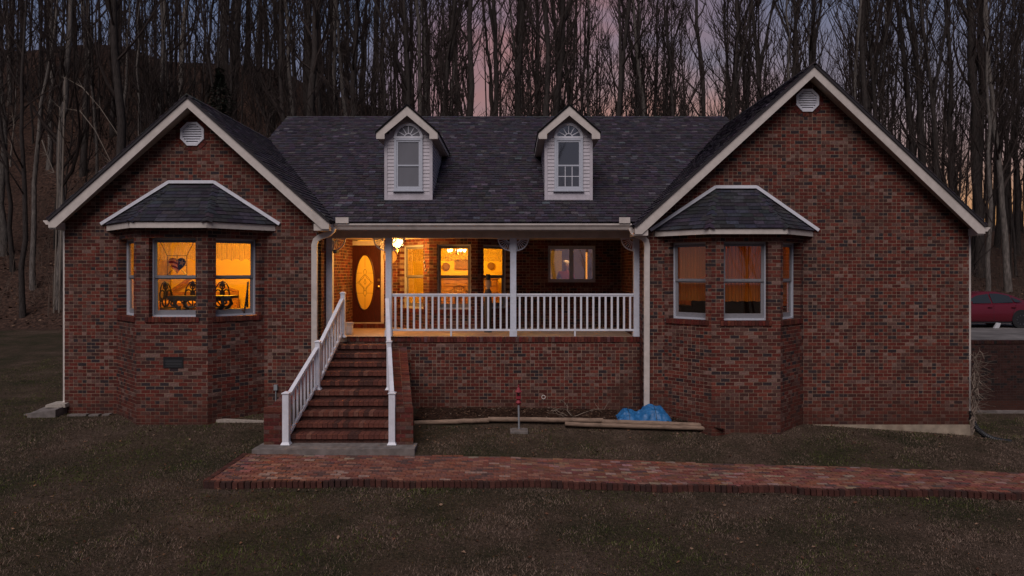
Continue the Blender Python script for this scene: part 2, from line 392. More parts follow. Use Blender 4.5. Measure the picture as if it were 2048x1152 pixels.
ws = N(t, 'ShaderNodeMath', operation='MULTIPLY_ADD'); ws.inputs[1].default_value = 2.5; n4 = nse(.8); t.links.new(n4.outputs[0], ws.inputs[0]); t.links.new(sp.outputs['Y'], ws.inputs[2])
mrr = N(t, 'ShaderNodeMapRange'); mrr.inputs['From Min'].default_value = 17.6; mrr.inputs['From Max'].default_value = 18.6; t.links.new(ws.outputs[0], mrr.inputs['Value'])
mm = N(t, 'ShaderNodeMixRGB'); t.links.new(mrr.outputs[0], mm.inputs[0]); t.links.new(lm.outputs[0], mm.inputs[1]); t.links.new(lit.outputs[0], mm.inputs[2]); t.links.new(mm.outputs[0], b.inputs['Base Color'])
bpn = N(t, 'ShaderNodeBump'); bpn.inputs['Strength'].default_value = .8; bpn.inputs['Distance'].default_value = .05; t.links.new(nse(18, 8).outputs[0], bpn.inputs['Height']); t.links.new(bpn.outputs[0], b.inputs['Normal'])
g = bpy.data.objects.new('ground', npmesh('ground', verts, faces, [gm], smooth=True)); link(g); tag(g, None, kind='structure')

# ------------------------------------------------------------------ brick walls
CH, BL, MJ = .0785, .203, .013
class Frame:
    def __init__(s, p0, p1):
        s.o = Vector((p0[0], p0[1], 0)); q = Vector((p1[0], p1[1], 0)); s.L = (q - s.o).length; s.d = (q - s.o).normalized(); s.n = Vector((s.d.y, -s.d.x, 0))
    def p(s, u, out, z): return s.o + s.d * u + s.n * out + Vector((0, 0, z))
    def box(s, mb, u0, u1, o0, o1, z0, z1, col=None):
        mb.hexa([s.p(u0, o0, z0), s.p(u1, o0, z0), s.p(u1, o1, z0), s.p(u0, o1, z0), s.p(u0, o0, z1), s.p(u1, o0, z1), s.p(u1, o1, z1), s.p(u0, o1, z1)], col)
    def mat4(s, u, out, z):
        m = Matrix.Identity(4)
        for i in range(3): m[i][0] = s.d[i]; m[i][1] = -s.n[i]
        m[2][2] = 1; q = s.p(u, out, z); m[0][3], m[1][3], m[2][3] = q
        return m
def ring(F, mb, u0, u1, z0, z1, w, o0, o1, col=None):
    F.box(mb, u0, u0 + w, o0, o1, z0, z1, col); F.box(mb, u1 - w, u1, o0, o1, z0, z1, col)
    F.box(mb, u0 + w, u1 - w, o0, o1, z0, z0 + w, col); F.box(mb, u0 + w, u1 - w, o0, o1, z1 - w, z1, col)
_bm = {}
def unit_box(key, l, d, h, col, m):
    if key not in _bm:
        mb = MB(); mb.box(0, l, 0, d, 0, h, col); _bm[key] = mb.mesh(key[0], m)
    return _bm[key]
def piece(name, key, l, d, h, col, m, parent, M):
    return link(bpy.data.objects.new(name, unit_box(key, l, d, h, col, m)), parent, M)
def snap(z, z0): return z0 + round((z - z0) / CH) * CH
def brick_wall(F, z0, ztop, backing, bricks, ops=(), prof=None, indiv=None, depth=.235, pal=M_BRKPAL, dark=None):
    """indiv = [parent, budget, zmin, zmax]"""
    k = 0
    while z0 + k * CH < ztop - .01:
        za = z0 + k * CH; zb = min(za + CH, ztop); zc = (za + zb) / 2
        if prof:
            r = prof(zc)
            if r is None: k += 1; continue
            iv = [(max(0, r[0]), min(F.L, r[1]))]
        else: iv = [(0, F.L)]
        for (a, b_, c, d_) in ops:
            if c < zc < d_:
                nv = []
                for (p, q) in iv:
                    if b_ <= p or a >= q: nv.append((p, q)); continue
                    if a > p: nv.append((p, a))
                    if b_ < q: nv.append((b_, q))
                iv = nv
        for (p, q) in iv:
            if q - p < .01: continue
            F.box(backing, p, q, -depth - .004, -.005, za, zb)
            off = (k % 2) * BL / 2
            j = math.floor((p - off) / BL)
            while off + j * BL < q:
                ua = max(off + j * BL + MJ / 2, p - .002 if p > 0 else p); ub = min(off + (j + 1) * BL - MJ / 2, q + .002 if q < F.L else q)
                j += 1
                if ub - ua < .02: continue
                ci = pick(pal); col = pal[ci][0]; pr = U(-.0015, .0025)
                full = abs(ub - ua - (BL - MJ)) < .001
                if indiv and indiv[1] > 0 and full and indiv[2] < zc < indiv[3]:
                    indiv[1] -= 1
                    piece('brick', ('brick', id(pal), ci, 'wall'), BL - MJ, depth, CH - MJ, col, M_WALLB, indiv[0], F.mat4(ua, pr, za + MJ / 2)); continue
                f = U(.88, 1.12); col = tuple(c * f for c in col)
                if full and R() < .5:
                    um = (ua + ub) / 2; c2 = tuple(c * f for c in pal[pick(pal)][0])
                    F.box(bricks, ua, um - .004, -depth, pr, za + MJ / 2, zb - MJ / 2, col); F.box(bricks, um + .004, ub, -depth, pr, za + MJ / 2, zb - MJ / 2, c2); continue
                F.box(bricks, ua, ub, -depth, pr, za + MJ / 2, zb - MJ / 2, col)
        k += 1

HOUSE = thing('brick_house', 'single-storey red brick house with two front gables, grey shingle roof and white-railed porch at dusk', 'house', (0, 5, .4))
BACK, BRK = MB(), MB()
Y0 = 0.0
LX0, LX1 = X(129, 0), X(637, 0)
RX0, RX1 = X(1289, 0), X(1938, 0)
LA = (X(375, -.35), Z(190, -.35)); RA = (X(1628, -.35), Z(127, -.35))      # gable apexes (x, z)
LEL = (X(97, -.35), Z(437, -.35)); LER = (X(658, -.35), Z(440, -.35))
REL = (X(1270, -.35), Z(450, -.35)); RER = (X(1970, -.35), Z(449, -.35))
Z0W = .06
Z0R = .21
def gable_prof(F, A, EL, ER, drop):
    def f(z):
        # wall outline under the rake
        def xat(E):
            s = (A[0] - E[0]) / (A[1] - E[1])
            return E[0] + s * (z + drop - E[1])
        xl = max(F.o.x, xat(EL)); xr = min(F.o.x + F.L, xat(ER))
        if z + drop > A[1]: return None
        return (xl - F.o.x, xr - F.o.x)
    return f
# bays: wall junctions and front corners
LB = [(X(233, 0), 0), (-8.14, -.92), (-6.59, -.92), (X(528.6, 0), 0)]
RB = [(X(1328.7, 0), 0), (4.335, -.86), (5.84, -.86), (X(1606.8, 0), 0)]
FL = Frame((LX0, 0), (LX1, 0)); FR = Frame((RX0, 0), (RX1, 0))
OCT_L = (X(385, 0), Z(268, 0), .27); OCT_R = (X(1614.5, 0), Z(201, 0), .26)
def octo_op(F, o): r = o[2] * .96; return (o[0] - r - F.o.x, o[0] + r - F.o.x, o[1] - r, o[1] + r)
brick_wall(FL, Z0W, LA[1], BACK, BRK, ops=[(LB[0][0] - LX0 + .12, LB[3][0] - LX0 - .12, -1, 4.55), octo_op(FL, OCT_L)], prof=gable_prof(FL, LA, LEL, LER, .14))
brick_wall(FR, Z0R, RA[1], BACK, BRK, ops=[(RB[0][0] - RX0 + .12, RB[3][0] - RX0 - .12, -1, 4.5), octo_op(FR, OCT_R)], prof=gable_prof(FR, RA, REL, RER, .14))
# return walls into the porch, outer side walls, rear
WALLY = 3.5
for (a, b_) in (((LX1 - .004, .247), (LX1 - .004, WALLY)), ((RX0 + .004, WALLY), (RX0 + .004, .247))):
    brick_wall(Frame(a, b_), Z0W, 4.75, BACK, BRK)
FSL = Frame((LX0 + .004, 11.25), (LX0 + .004, .247)); brick_wall(FSL, Z0W, 4.75, BACK, BRK)
FSR = Frame((RX1 - .004, .247), (RX1 - .004, 11.25)); brick_wall(FSR, Z0R - .9 + .9, 4.7, BACK, BRK)
BACK.box(LX0, RX1, 11.4, 11.5, .0, 4.75)
WIN = []        # windows to build: frame, u0, u1, z0, z1, style
SILL = MB()
def add_sill(F, u0, u1, z):
    n = int((u1 - u0 + .16) / .072); st = (u1 - u0 + .16) / n
    for i in range(n):
        ci = pick(M_BRKPAL[:3]); u = u0 - .08 + i * st
        F.box(BRK, u + .004, u + st - .004, -.1, .028, z - .105, z - .003, tuple(c * U(.75, 1) for c in M_BRKPAL[ci][0]))
def bay(P, zt, zb, z0, wins, indiv=None):
    for i in range(3):
        F = Frame(P[i], P[i + 1]); ops = []
        w = wins[i]
        if w:
            u0, u1 = w; a, b_ = snap(zb, z0), snap(zt, z0)
            ops = [(u0, u1, a, b_), (u0 - .08, u1 + .08, a - CH - .01, a)]
            WIN.append((F, u0, u1, a, b_, 'hung')); add_sill(F, u0, u1, a)
        brick_wall(F, z0, 4.72, BACK, BRK, ops=ops, indiv=indiv if i == 1 else None)
ZWT, ZWB = Z(472, -.92), Z(637, -.92)
bay(LB, ZWT, ZWB, Z0W, [(.18, 1.16), (.27, 1.29), (.17, 1.15)], [HOUSE, 150, 1.0, 2.65])
bay(RB, Z(480, -.86), Z(638, -.86), Z0W, [(.14, 1.06), (.27, 1.24), (.12, 1.04)], [HOUSE, 150, 1.0, 2.65])
# porch back wall with its own bay
PB = [(-3.19, WALLY), (-2.19, 2.5), (-.91, 2.5), (.09, WALLY)]
FD = Frame((LX1, WALLY), PB[0]); du0, du1 = X(688, WALLY) - LX1, X(768, WALLY) - LX1
DZ0, DZ1 = Z(645, WALLY), Z(482, WALLY)
ZF = 2.17
brick_wall(FD, ZF, 4.68, BACK, BRK, ops=[(du0, du1, DZ0 - .02, DZ1)])
for i in range(3):
    F = Frame(PB[i], PB[i + 1]); u0, u1 = ((.10, 1.16), (.2, 1.10), (.22, 1.20))[i]
    a, b_ = snap(Z(622, 2.5), ZF), snap(Z(487, 2.5), ZF)
    brick_wall(F, ZF, 4.68, BACK, BRK, ops=[(u0, u1, a, b_)]); WIN.append((F, u0, u1, a, b_, 'hung')); add_sill(F, u0, u1, a)
FK = Frame(PB[3], (RX0, WALLY)); ku0, ku1 = X(1096, WALLY) - PB[3][0], X(1192, WALLY) - PB[3][0]
ka, kb = snap(Z(566, WALLY), ZF), snap(Z(490, WALLY), ZF)
brick_wall(FK, ZF, 4.68, BACK, BRK, ops=[(ku0, ku1, ka, kb)]); WIN.append((FK, ku0, ku1, ka, kb, 'case')); add_sill(FK, ku0, ku1, ka)
# porch front wall
PWY = .62
FP = Frame((X(822, PWY), PWY), (RX0, PWY)); zt = ZF - .13
brick_wall(FP, .2, zt, BACK, BRK, depth=.2)
FP2 = Frame((LX1 - .02, PWY + .12), (X(826, PWY), PWY + .12)); brick_wall(FP2, .2, zt, BACK, BRK)
def rowlock(F, u0, u1, z0, z1, o0, o1, st=.078, pal=M_BRKPAL, mb=BRK):
    n = max(1, round((u1 - u0) / st)); s = (u1 - u0) / n
    for i in range(n):
        F.box(mb, u0 + i * s + .004, u0 + (i + 1) * s - .004, o0, o1 + U(-.003, .003), z0, z1 + U(-.002, .002), tuple(c * U(.8, 1.1) for c in pal[pick(pal[:4])][0]))
rowlock(FP, 0, FP.L, zt + .005, ZF - .008, -.2, .025); rowlock(FP2, .5, FP2.L, zt + .005, ZF - .008, -.1, .03)
# soldier ring round the gable vents
for (F, o) in ((FL, OCT_L), (FR, OCT_R)):
    for k in range(8):
        a = math.pi / 8 + k * math.pi / 4; r0 = o[2] * 1.0; s = r0 * math.tan(math.pi / 8)
        for q in range(3):
            w = 2 * s / 3; t0 = -s + q * w + w / 2
            cdir = Vector((math.cos(a - math.pi / 8 + math.pi / 8), 0, math.sin(a))); tdir = Vector((-math.sin(a), 0, math.cos(a)))
            a2 = k * math.pi / 4; cdir = Vector((math.cos(a2), 0, math.sin(a2))); tdir = Vector((-math.sin(a2), 0, math.cos(a2)))
            c = Vector((o[0], 0, o[1])) + cdir * (r0 + .055) + tdir * t0
            BRK.obox(c + Vector((0, .03, 0)), cdir * .05, tdir * (w / 2 - .005), Vector((0, .04, 0)), tuple(x * U(.7, 1) for x in M_BRKPAL[pick(M_BRKPAL[:4])][0]))
BACK.build('wall', M_MORTAR, HOUSE)
BRK.build('brickwork', M_WALLB, HOUSE, kind='stuff')
# attic wall behind vents, foundation
mb = MB(); mb.box(RX0, RX1 - .01, .004, .3, -.8, Z0R - .002); mb.box(RX1 - .01, RX1 + .008, -.03, 11.5, -.9, Z0R - .002)
mb.box(X(1600, 0), RX1 + .01, -.035, .004, -.5, Z0R - .004)
mb.build('foundation', M_FOUND, HOUSE)
mb = MB(); mb.box(LX1 + .1, RX0 - .1, PWY + .12, WALLY + .6, ZF - .15, ZF); mb.box(LX1, X(826, PWY), PWY + .06, PWY + .12, ZF - .006, ZF + .002)
mb.build('porch_floor', M_PFLOOR, HOUSE)
mb = MB(); rowlock(FD, du0 - .12, du1 + .12, ZF, DZ0 - .03, 0, .25, mb=mb); mb.build('door_step', M_BRICK, HOUSE)

WIN2 = []
for (F, u0, u1, z0, z1, st) in WIN:
    F2 = Frame((F.o.x, F.o.y), (F.o.x + F.d.x * F.L, F.o.y + F.d.y * F.L)); F2.o = F.o - F.n * .075; WIN2.append((F2, u0 - .01, u1 + .01, z0, z1, st))
WIN = WIN2
# octagonal louvre vents
for o in (OCT_L, OCT_R):
    r = o[2]; mb = MB(); R1, R0 = r / math.cos(math.pi / 8), (r - .05) / math.cos(math.pi / 8)
    for k in range(8):
        a, b_ = math.pi / 8 + k * math.pi / 4, math.pi / 8 + (k + 1) * math.pi / 4
        q = [Vector((o[0] + rr * math.cos(w), 0, o[1] + rr * math.sin(w))) for rr, w in ((R0, a), (R1, a), (R1, b_), (R0, b_))]
        mb.hexa([p + Vector((0, .04, 0)) for p in q] + [p + Vector((0, -.03, 0)) for p in q])
    v = mb.build('gable_vent', M_WHITE, HOUSE)
    n = 8
    for i in range(n):
        z = o[1] - (r - .05) + (i + .5) * 2 * (r - .05) / n; h = abs(z - o[1]); wd = min(r - .05, (r - .05) * (1 + math.tan(math.pi / 8)) - h)
        m2 = MB(); m2.hexa([(o[0] - wd, .03, z - .0), (o[0] + wd, .03, z), (o[0] + wd, .045, z), (o[0] - wd, .045, z), (o[0] - wd, -.02, z + .034 - .06), (o[0] + wd, -.02, z - .026), (o[0] + wd, -.01, z - .018), (o[0] - wd, -.01, z - .018)])
        m2 = MB(); c = Vector((o[0], .0, z)); m2.obox(c, Vector((wd, 0, 0)), Vector((0, .018, .024)), Vector((0, -.003, .003))); m2.build('slat', M_WHITE, v)
    m3 = MB(); m3.box(o[0] - r * .8, o[0] + r * .8, .05, .06, o[1] - r * .8, o[1] + r * .8); m3.build('vent_backing', M_BLACK, v)

# ------------------------------------------------------------------ windows
def pane(F, u0, u1, o, z0, z1, m, parent, name='pane'):
    mb = MB(); F.box(mb, u0, u1, o - .002, o + .002, z0, z1); return mb.build(name, m, parent)
def window(F, u0, u1, z0, z1, style, glass):
    mb = MB(); ring(F, mb, u0, u1, z0, z1, .04, -.155, -.085)
    w = mb.build('window', M_WFRAME, HOUSE)
    u0 += .04; u1 -= .04; z0 += .04; z1 -= .04; zm = (z0 + z1) / 2
    if style == 'hung':
        for (a, b_, o) in ((zm - .015, z1, -.12), (z0, zm + .02, -.145)):
            m = MB(); ring(F, m, u0, u1, a, b_, .06, o - .02, o + .008); F.box(m, u0 + .06, u1 - .06, o - .018, o + .006, a, a + .105 if a == z0 else a + .035)
            m.build('sash', M_SASH, w); pane(F, u0 + .045, u1 - .045, o - .01, a + .04, b_ - .04, glass, w)
        m = MB(); um = (u0 + u1) / 2; F.box(m, um - .03, um + .03, -.14, -.105, zm + .02, zm + .035); m.build('latch', M_SASH, w)
    else:
        um = (u0 + u1) / 2
        for (a, b_) in ((u0, um - .01), (um + .01, u1)):
            m = MB(); ring(F, m, a, b_, z0, z1, .05, -.14, -.10); m.build('sash', M_WFRAME, w); pane(F, a + .045, b_ - .045, -.12, z0 + .045, z1 - .045, glass, w)
        m = MB(); F.box(m, um - .01, um + .01, -.145, -.09, z0, z1); m.build('mullion', M_WFRAME, w)
    return w
M_GLASSM = glassmat('half_reflective_glass', .08)
for i, (F, u0, u1, z0, z1, st) in enumerate(WIN):
    window(F, u0, u1, z0, z1, st, M_GLASS if i < 3 or 6 <= i < 9 else (M_GLASSM if i < 6 else M_GLASSR))

# ------------------------------------------------------------------ roofs
SH = MB(); SHI = [300 - 0]
def wedge(mb, o, u, v, n, w, h, col, th=.014):
    a, b_ = o, o + u * w; c, d_ = o + u * w + v * h, o + v * h
    mb.hexa([a, b_, c, d_, a + n * th, b_ + n * th, c + n * .002, d_ + n * .002], col)
def shingles(o, u, v, Lu, Lv, inside, pal, indiv=None, tw=.17, rh=.142, u0=0):
    """rows of tabs over the plane o + u*a + v*b"""
    n = u.cross(v).normalized(); k = 0
    while k * rh < Lv:
        a = u0 - R() * tw; b_ = k * rh
        while a < Lu:
            w = tw * U(.75, 1.15); h = min(rh * 1.08, Lv - b_)
            aa, bb = max(a, u0), min(a + w, Lu)
            if bb - aa > .03 and h > .02:
                r = inside(aa, bb, b_ + h / 2)
                if r:
                    aa, bb = r; ci = pick(pal); col = tuple(c * U(.85, 1.15) for c in pal[ci][0])
                    if indiv and indiv[1] > 0 and bb - aa > .12:
                        indiv[1] -= 1; m = MB(); wedge(m, Vector((0, 0, 0)), u, v, n, bb - aa - .006, h, col, U(.010, .02)); m.build('shingle', M_SHINGLE, indiv[0], M=Matrix.Translation(o + u * aa + v * b_))
                    else: wedge(SH, o + u * aa + v * b_, u, v, n, bb - aa - .004, h, col, U(.016, .028))
            a += w
        k += 1
RB_ = MB()
TH = .05
def slab(pts, th=TH):
    p = [Vector(q) for q in pts]; n = (p[1] - p[0]).cross(p[2] - p[0]).normalized()
    if n.z < 0: n = -n
    RB_.prism([q - n * (th + .002) for q in p], n * th)
RY = 6.9; RZ = Z(234, RY); EY, EZ = .17, Z(444.5, .17)
MXL = X(575, RY)
sv = Vector((0, RY - EY, RZ - EZ)); mLv = sv.length; sv.normalize()
slab([(MXL, EY, EZ), (7.0, EY, EZ), (7.0, RY, RZ), (MXL, RY, RZ)])
slab([(MXL, RY, RZ), (7.0, RY, RZ), (7.0, RY * 2 - EY - .5, EZ), (MXL, RY * 2 - EY - .5, EZ)])
RAKEY = -.36; RBK = 12.0
def wz(A, E, x): return E[1] + (A[1] - E[1]) * (x - E[0]) / (A[0] - E[0])
for (A, EL, ER) in ((LA, LEL, LER), (RA, REL, RER)):
    slab([(A[0], RAKEY - .03, A[1]), (EL[0] - .02, RAKEY - .03, EL[1] - .02), (EL[0] - .02, RBK, EL[1] - .02), (A[0], RBK, A[1])])
    slab([(A[0], RAKEY - .03, A[1]), (ER[0] + .02, RAKEY - .03, ER[1] - .02), (ER[0] + .02, RBK, ER[1] - .02), (A[0], RBK, A[1])])
def zmain(y): return EZ + (RZ - EZ) * (y - EY) / (RY - EY)
DORM = [X(814.5, 1.0), X(1138.5, 1.0)]; DYF = 1.22; DHW = .585
def in_main(a, b_, v):
    p = Vector((MXL, EY, EZ)) + sv * v; xa, xb = MXL + a, MXL + b_; z = p.z
    def above(x):
        if x < -4: return z > wz(LA, LER, x) - .02 if x > LA[0] else True
        if x > 2.7: return z > wz(RA, REL, x) - .02 if x < RA[0] else True
        return True
    fa, fb = above(xa), above(xb)
    if not fa and not fb: return None
    for dx in DORM:
        if p.y > DYF + .05 and dx - DHW + .03 < (xa + xb) / 2 < dx + DHW - .03 and p.z < 7.6: return None
    return (a, b_)
def rset(k): random.seed(k)
BUD = 300
BAYR = []
def bay_roof(front, wallL, wallR, topL, topR, zt_f, zf_top, zf_bot, name):
    """front: (xl, xr, y) of fascia front; wallL/wallR x at the wall; topL/topR x and z at the wall"""
    xl, xr, yf = front; th = .0
    ov = .03
    E = [Vector((wallL - .04, -.0, zf_top)), Vector((xl - .015, yf - ov, zf_top)), Vector((xr + .015, yf - ov, zf_top)), Vector((wallR + .04, -.0, zf_top))]
    T = [Vector((topL, -.0, zt_f)), Vector((topR, -.0, zt_f))]
    mb = MB()
    solid = [E[0], E[1], E[2], E[3]]
    n = len(mb.v)
    mb.v += [tuple(p) for p in E + T]
    mb.f += [(0, 1, 4), (1, 2, 5, 4), (2, 3, 5), (3, 2, 1, 0), (0, 4, 5, 3)]; mb.c += [None] * 5
    root = mb.build('bay_roof', M_RBASE, HOUSE)
    faces3 = [(E[0], E[1], T[0], None), (E[1], E[2], T[1], T[0]), (E[2], E[3], T[1], None)]
    for (a, b_, c, d_) in faces3:
        u = (b_ - a).normalized(); nn = (b_ - a).cross(c - a).normalized()
        if nn.z < 0: nn = -nn
        v = nn.cross(u).normalized()
        if v.z < 0: v = -v
        Lu = (b_ - a).length; Lv = (c - a).dot(v); cu = (c - a).dot(u); duv = (d_ - a).dot(u) if d_ else cu
        def ins(aa, bb, vv, Lu=Lu, Lv=Lv, cu=cu, duv=duv):
            f = vv / Lv; lo = duv * f; hi = Lu + (cu - Lu) * f
            aa, bb = max(aa, lo), min(bb, hi)
            return (aa, bb) if bb - aa > .04 else None
        shingles(a + nn * .002, u, v, Lu, Lv, ins, SHPAL2, [root, 200], rh=.135, tw=.29)
    # hip caps
    for (a, b_) in ((E[1], T[0]), (E[2], T[1])):
        k = 9
        for i in range(k):
            p, q = a.lerp(b_, i / k), a.lerp(b_, min(1, (i + 1.15) / k)); t_ = (q - p).normalized(); sd = t_.cross(Vector((0, 0, 1))).normalized(); up = sd.cross(t_)
            if up.z < 0: up = -up
            m = MB(); c = tuple(x * U(.8, 1.3) for x in SHPAL2[0][0])
            for s in (-1, 1):
                e = sd * s * .11 - up * .045
                m.hexa([p + up * .012, p + e + up * .012, q + e + up * .004, q + up * .004, p + up * .03, p + e + up * .03, q + e + up * .012, q + up * .012] if s > 0 else [p + e + up * .012, p + up * .012, q + up * .004, q + e + up * .004, p + e + up * .03, p + up * .03, q + up * .012, q + e + up * .012], c)
            m.build('hip_cap', M_SHINGLE, root)
    # fascia
    mb = MB(); fo = .02
    C = [Vector((wallL, 0, 0)), Vector((xl, yf, 0)), Vector((xr, yf, 0)), Vector((wallR, 0, 0))]
    for i in range(3):
        F = Frame((C[i].x, C[i].y), (C[i + 1].x, C[i + 1].y)); F.box(mb, -.004 * i, F.L + .004, -.03, 0, zf_bot, zf_top - .003 - .001 * i)
    mb.build('fascia', M_TRIM, root)
    mb = MB(); mb.prism([(c.x * 1.0, c.y + .035 if c.y < -.1 else c.y, zf_bot + .03) for c in C], (0, 0, .02)); mb.build('soffit', M_SOFFIT, root)
    # white flashing boards against the wall
    mb = MB(); pts = [Vector((wallL - .08, -.03, zf_top + .0)), Vector((topL, -.03, zt_f + .02)), Vector((topR, -.03, zt_f + .02)), Vector((wallR + .08, -.03, zf_top + .0))]
    for i in range(3):
        a, b_ = pts[i], pts[i + 1]; d = (b_ - a).normalized(); up = Vector((-d.z, 0, d.x))
        mb.obox((a + b_) / 2 + up * .035 + Vector((0, .0015 * i, 0)), (b_ - a) / 2 + d * .012, up * .035, Vector((0, .028, 0)))
    mb.build('flashing_board', M_WHITE, root)
    return root
random.seed(21)
bay_roof((X(260, -1.17), X(413, -1.17), -1.17), X(213, 0), X(550.6, 0), X(340, 0), X(428, 0), Z(369, 0), Z(443, -1.17), Z(455.5, -1.17), 'l')
bay_roof((X(1419.5, -1.1), X(1574.7, -1.1), -1.1), X(1309.7, 0), X(1626.5, 0), X(1431, 0), X(1511, 0), Z(379, 0), Z(456.5, -1.1), Z(468, -1.1), 'r')
random.seed(33)
ROOF = RB_.build('roof', M_RBASE, HOUSE)
shingles(Vector((MXL, EY - .02, EZ)), Vector((1, 0, 0)), sv, 7.0 - MXL, mLv, in_main, SHPAL)
for (A, E, sgn) in ((LA, LER, 1), (RA, REL, -1)):      # inner slopes of the wings
    v = Vector((A[0] - E[0], 0, A[1] - E[1])); Lv = v.length; v.normalize()
    if sgn > 0: o = Vector((E[0] + .02, RAKEY - .04, E[1] - .01)); u = Vector((0, 1, 0))
    else: o = Vector((E[0] - .02, 9.0, E[1] - .01)); u = Vector((0, -1, 0))
    def ins(a, b_, vv, A=A, E=E, o=o, u=u, v=v):
        p = o + u * (a + b_) / 2 + v * vv
        return (a, b_) if p.y < RY and p.z > zmain(p.y) - .05 or p.y < .3 or (p.y >= RY and p.z > RZ - .6) else None
    shingles(o, u, v, 9.4, Lv, ins, SHPAL)
for (A, E, sgn) in ((LA, LEL, -1), (RA, RER, 1)):      # outer slopes, seen only from the side
    v = Vector((A[0] - E[0], 0, A[1] - E[1])); Lv = v.length; v.normalize()
    if sgn > 0: o = Vector((E[0] + .02, RAKEY - .04, E[1] - .01)); u = Vector((0, 1, 0))
    else: o = Vector((E[0] - .02, 11.9, E[1] - .01)); u = Vector((0, -1, 0))
    shingles(o, u, v, 12.3, Lv, lambda a, b_, vv: (a, b_), SHPAL, tw=.6, rh=.142)
# ridge caps
def ridge(a, b_, col=(.045, .04, .048)):
    a, b_ = Vector(a), Vector(b_); n = int((b_ - a).length / .2); d = (b_ - a) / n; t = d.normalized(); sd = t.cross(Vector((0, 0, 1))).normalized()
    for i in range(n):
        p, q = a + d * i, a + d * (i + 1.1); up = Vector((0, 0, 1)); c = tuple(x * U(.8, 1.3) for x in col)
        for s in (-1, 1):
            e = sd * s * .13 - up * .09
            SH.hexa([p + up * .0, p + e, q + e, q, p + up * .03, p + e + up * .03, q + e + up * .018, q + up * .018], c)
ridge((MXL, RY, RZ), (6.9, RY, RZ)); ridge((LA[0], RAKEY - .03, LA[1]), (LA[0], 7, LA[1])); ridge((RA[0], RAKEY - .03, RA[1]), (RA[0], 8, RA[1]))
SH.build('shingles', M_SHINGLE, ROOF, kind='stuff')
# rake boards, soffits, eave boxes
RV = .235
for i, (A, EL, ER, WX0, WX1) in enumerate(((LA, LEL, LER, LX0, LX1), (RA, REL, RER, RX0, RX1))):
    a = (A[0], A[1] - .05)
    for E in (EL, ER):
        mb = MB(); ms = MB(); e = (E[0], E[1] - .05)
        mb.prism([(a[0], RAKEY, a[1]), (e[0], RAKEY, e[1]), (e[0], RAKEY, e[1] - RV + .08), (e[0] + (.16 if E is EL else -.16), RAKEY, e[1] - RV + .08), (a[0], RAKEY, a[1] - RV)], (0, .03, 0))
        ms.prism([(a[0], RAKEY + .03, a[1] - RV + .04), (e[0], RAKEY + .03, e[1] - RV + .10), (e[0], RAKEY + .03, e[1] - RV + .12), (a[0], RAKEY + .03, a[1] - RV + .06)], (0, .36, 0))
        s = 1 if E is EL else -1; wx = WX0 if E is EL else WX1
        x0, x1 = sorted((e[0] + .004 * s, wx + .02 * s))
        mb.box(x0, x1, RAKEY + .034, .02 if not (E is LER or E is REL) else .4, e[1] - RV + .05, e[1] - .03)
        if E is LEL or E is RER: mb.box(min(e[0], e[0] + .03 * s), max(e[0], e[0] + .03 * s), .02, RBK, e[1] - .19, e[1] - .02); ms.box(x0, x1, .022, RBK, e[1] - RV + .05, e[1] - RV + .07)
        mb.build('rake_board', M_TRIM, HOUSE); ms.build('soffit', M_SOFFIT, HOUSE)

# porch beam, ceiling, gutter
BY = .75; ZB0, ZB1 = Z(476, BY - .08), Z(461, BY - .08)
mb = MB(); mb.box(LX1 + .01, RX0 - .01, BY - .08, BY + .1, ZB0, ZB1 + .12); mb.build('porch_beam', M_TRIM, HOUSE)
mb = MB(); mb.box(LX1 + .01, RX0 - .01, BY + .1, 3.62, 4.60, 4.64); mb.box(LX1 + .01, RX0 - .01, EY + .05, BY - .082, ZB1 + .02, ZB1 + .05); mb.build('porch_ceiling', M_SOFFIT, HOUSE)
gx0, gx1 = X(664, .05), X(1264, .05); gt = EZ - .035
def gutter(x0, x1, y, zt, along='X', name='gutter'):
    pf = [(0, -.12), (-.055, -.12), (-.075, -.07), (-.105, -.03), (-.105, 0), (-.093, 0), (-.093, -.028), (-.065, -.068), (-.048, -.108), (-.01, -.108), (-.01, 0), (0, 0)]
    m = MB(); m.prism([(x0, y + p[0] * 1.15, zt + p[1] * 1.15) for p in pf], (x1 - x0, 0, 0)); return m.build(name, M_TRIM, HOUSE)
gutter(gx0, gx1, EY + .03, gt)
mb = MB(); mb.box(gx0, gx1, EY + .032, EY + .06, gt - .17, gt + .01); mb.build('fascia', M_TRIM, HOUSE)
for (a, b_) in ((670, 696), (1239, 1261)):
    mb = MB(); zz = gt; mb.box(X(a, 0), X(b_, 0), .045, .052, zz + .005, zz + .14); mb.box(X(a, 0) if a < 1000 else X(b_, 0) - .008, X(a, 0) + .008 if a < 1000 else X(b_, 0), .052, .17, zz + .01, zz + .138); mb.build('splash_guard', M_TRIM, HOUSE)
def sidegutter(x, s, z):
    pf = [(0, -.12), (-.055, -.12), (-.075, -.07), (-.105, -.03), (-.105, 0), (0, 0)]
    m = MB(); m.prism([(x + s * p[0] * -1.2, RAKEY + .02, z + p[1] * .8) for p in pf], (0, 11, 0)); m.build('gutter', M_TRIM, HOUSE)
sidegutter(LEL[0] - .002, -1, LEL[1] - .04); sidegutter(RER[0] + .002, 1, RER[1] - .06)
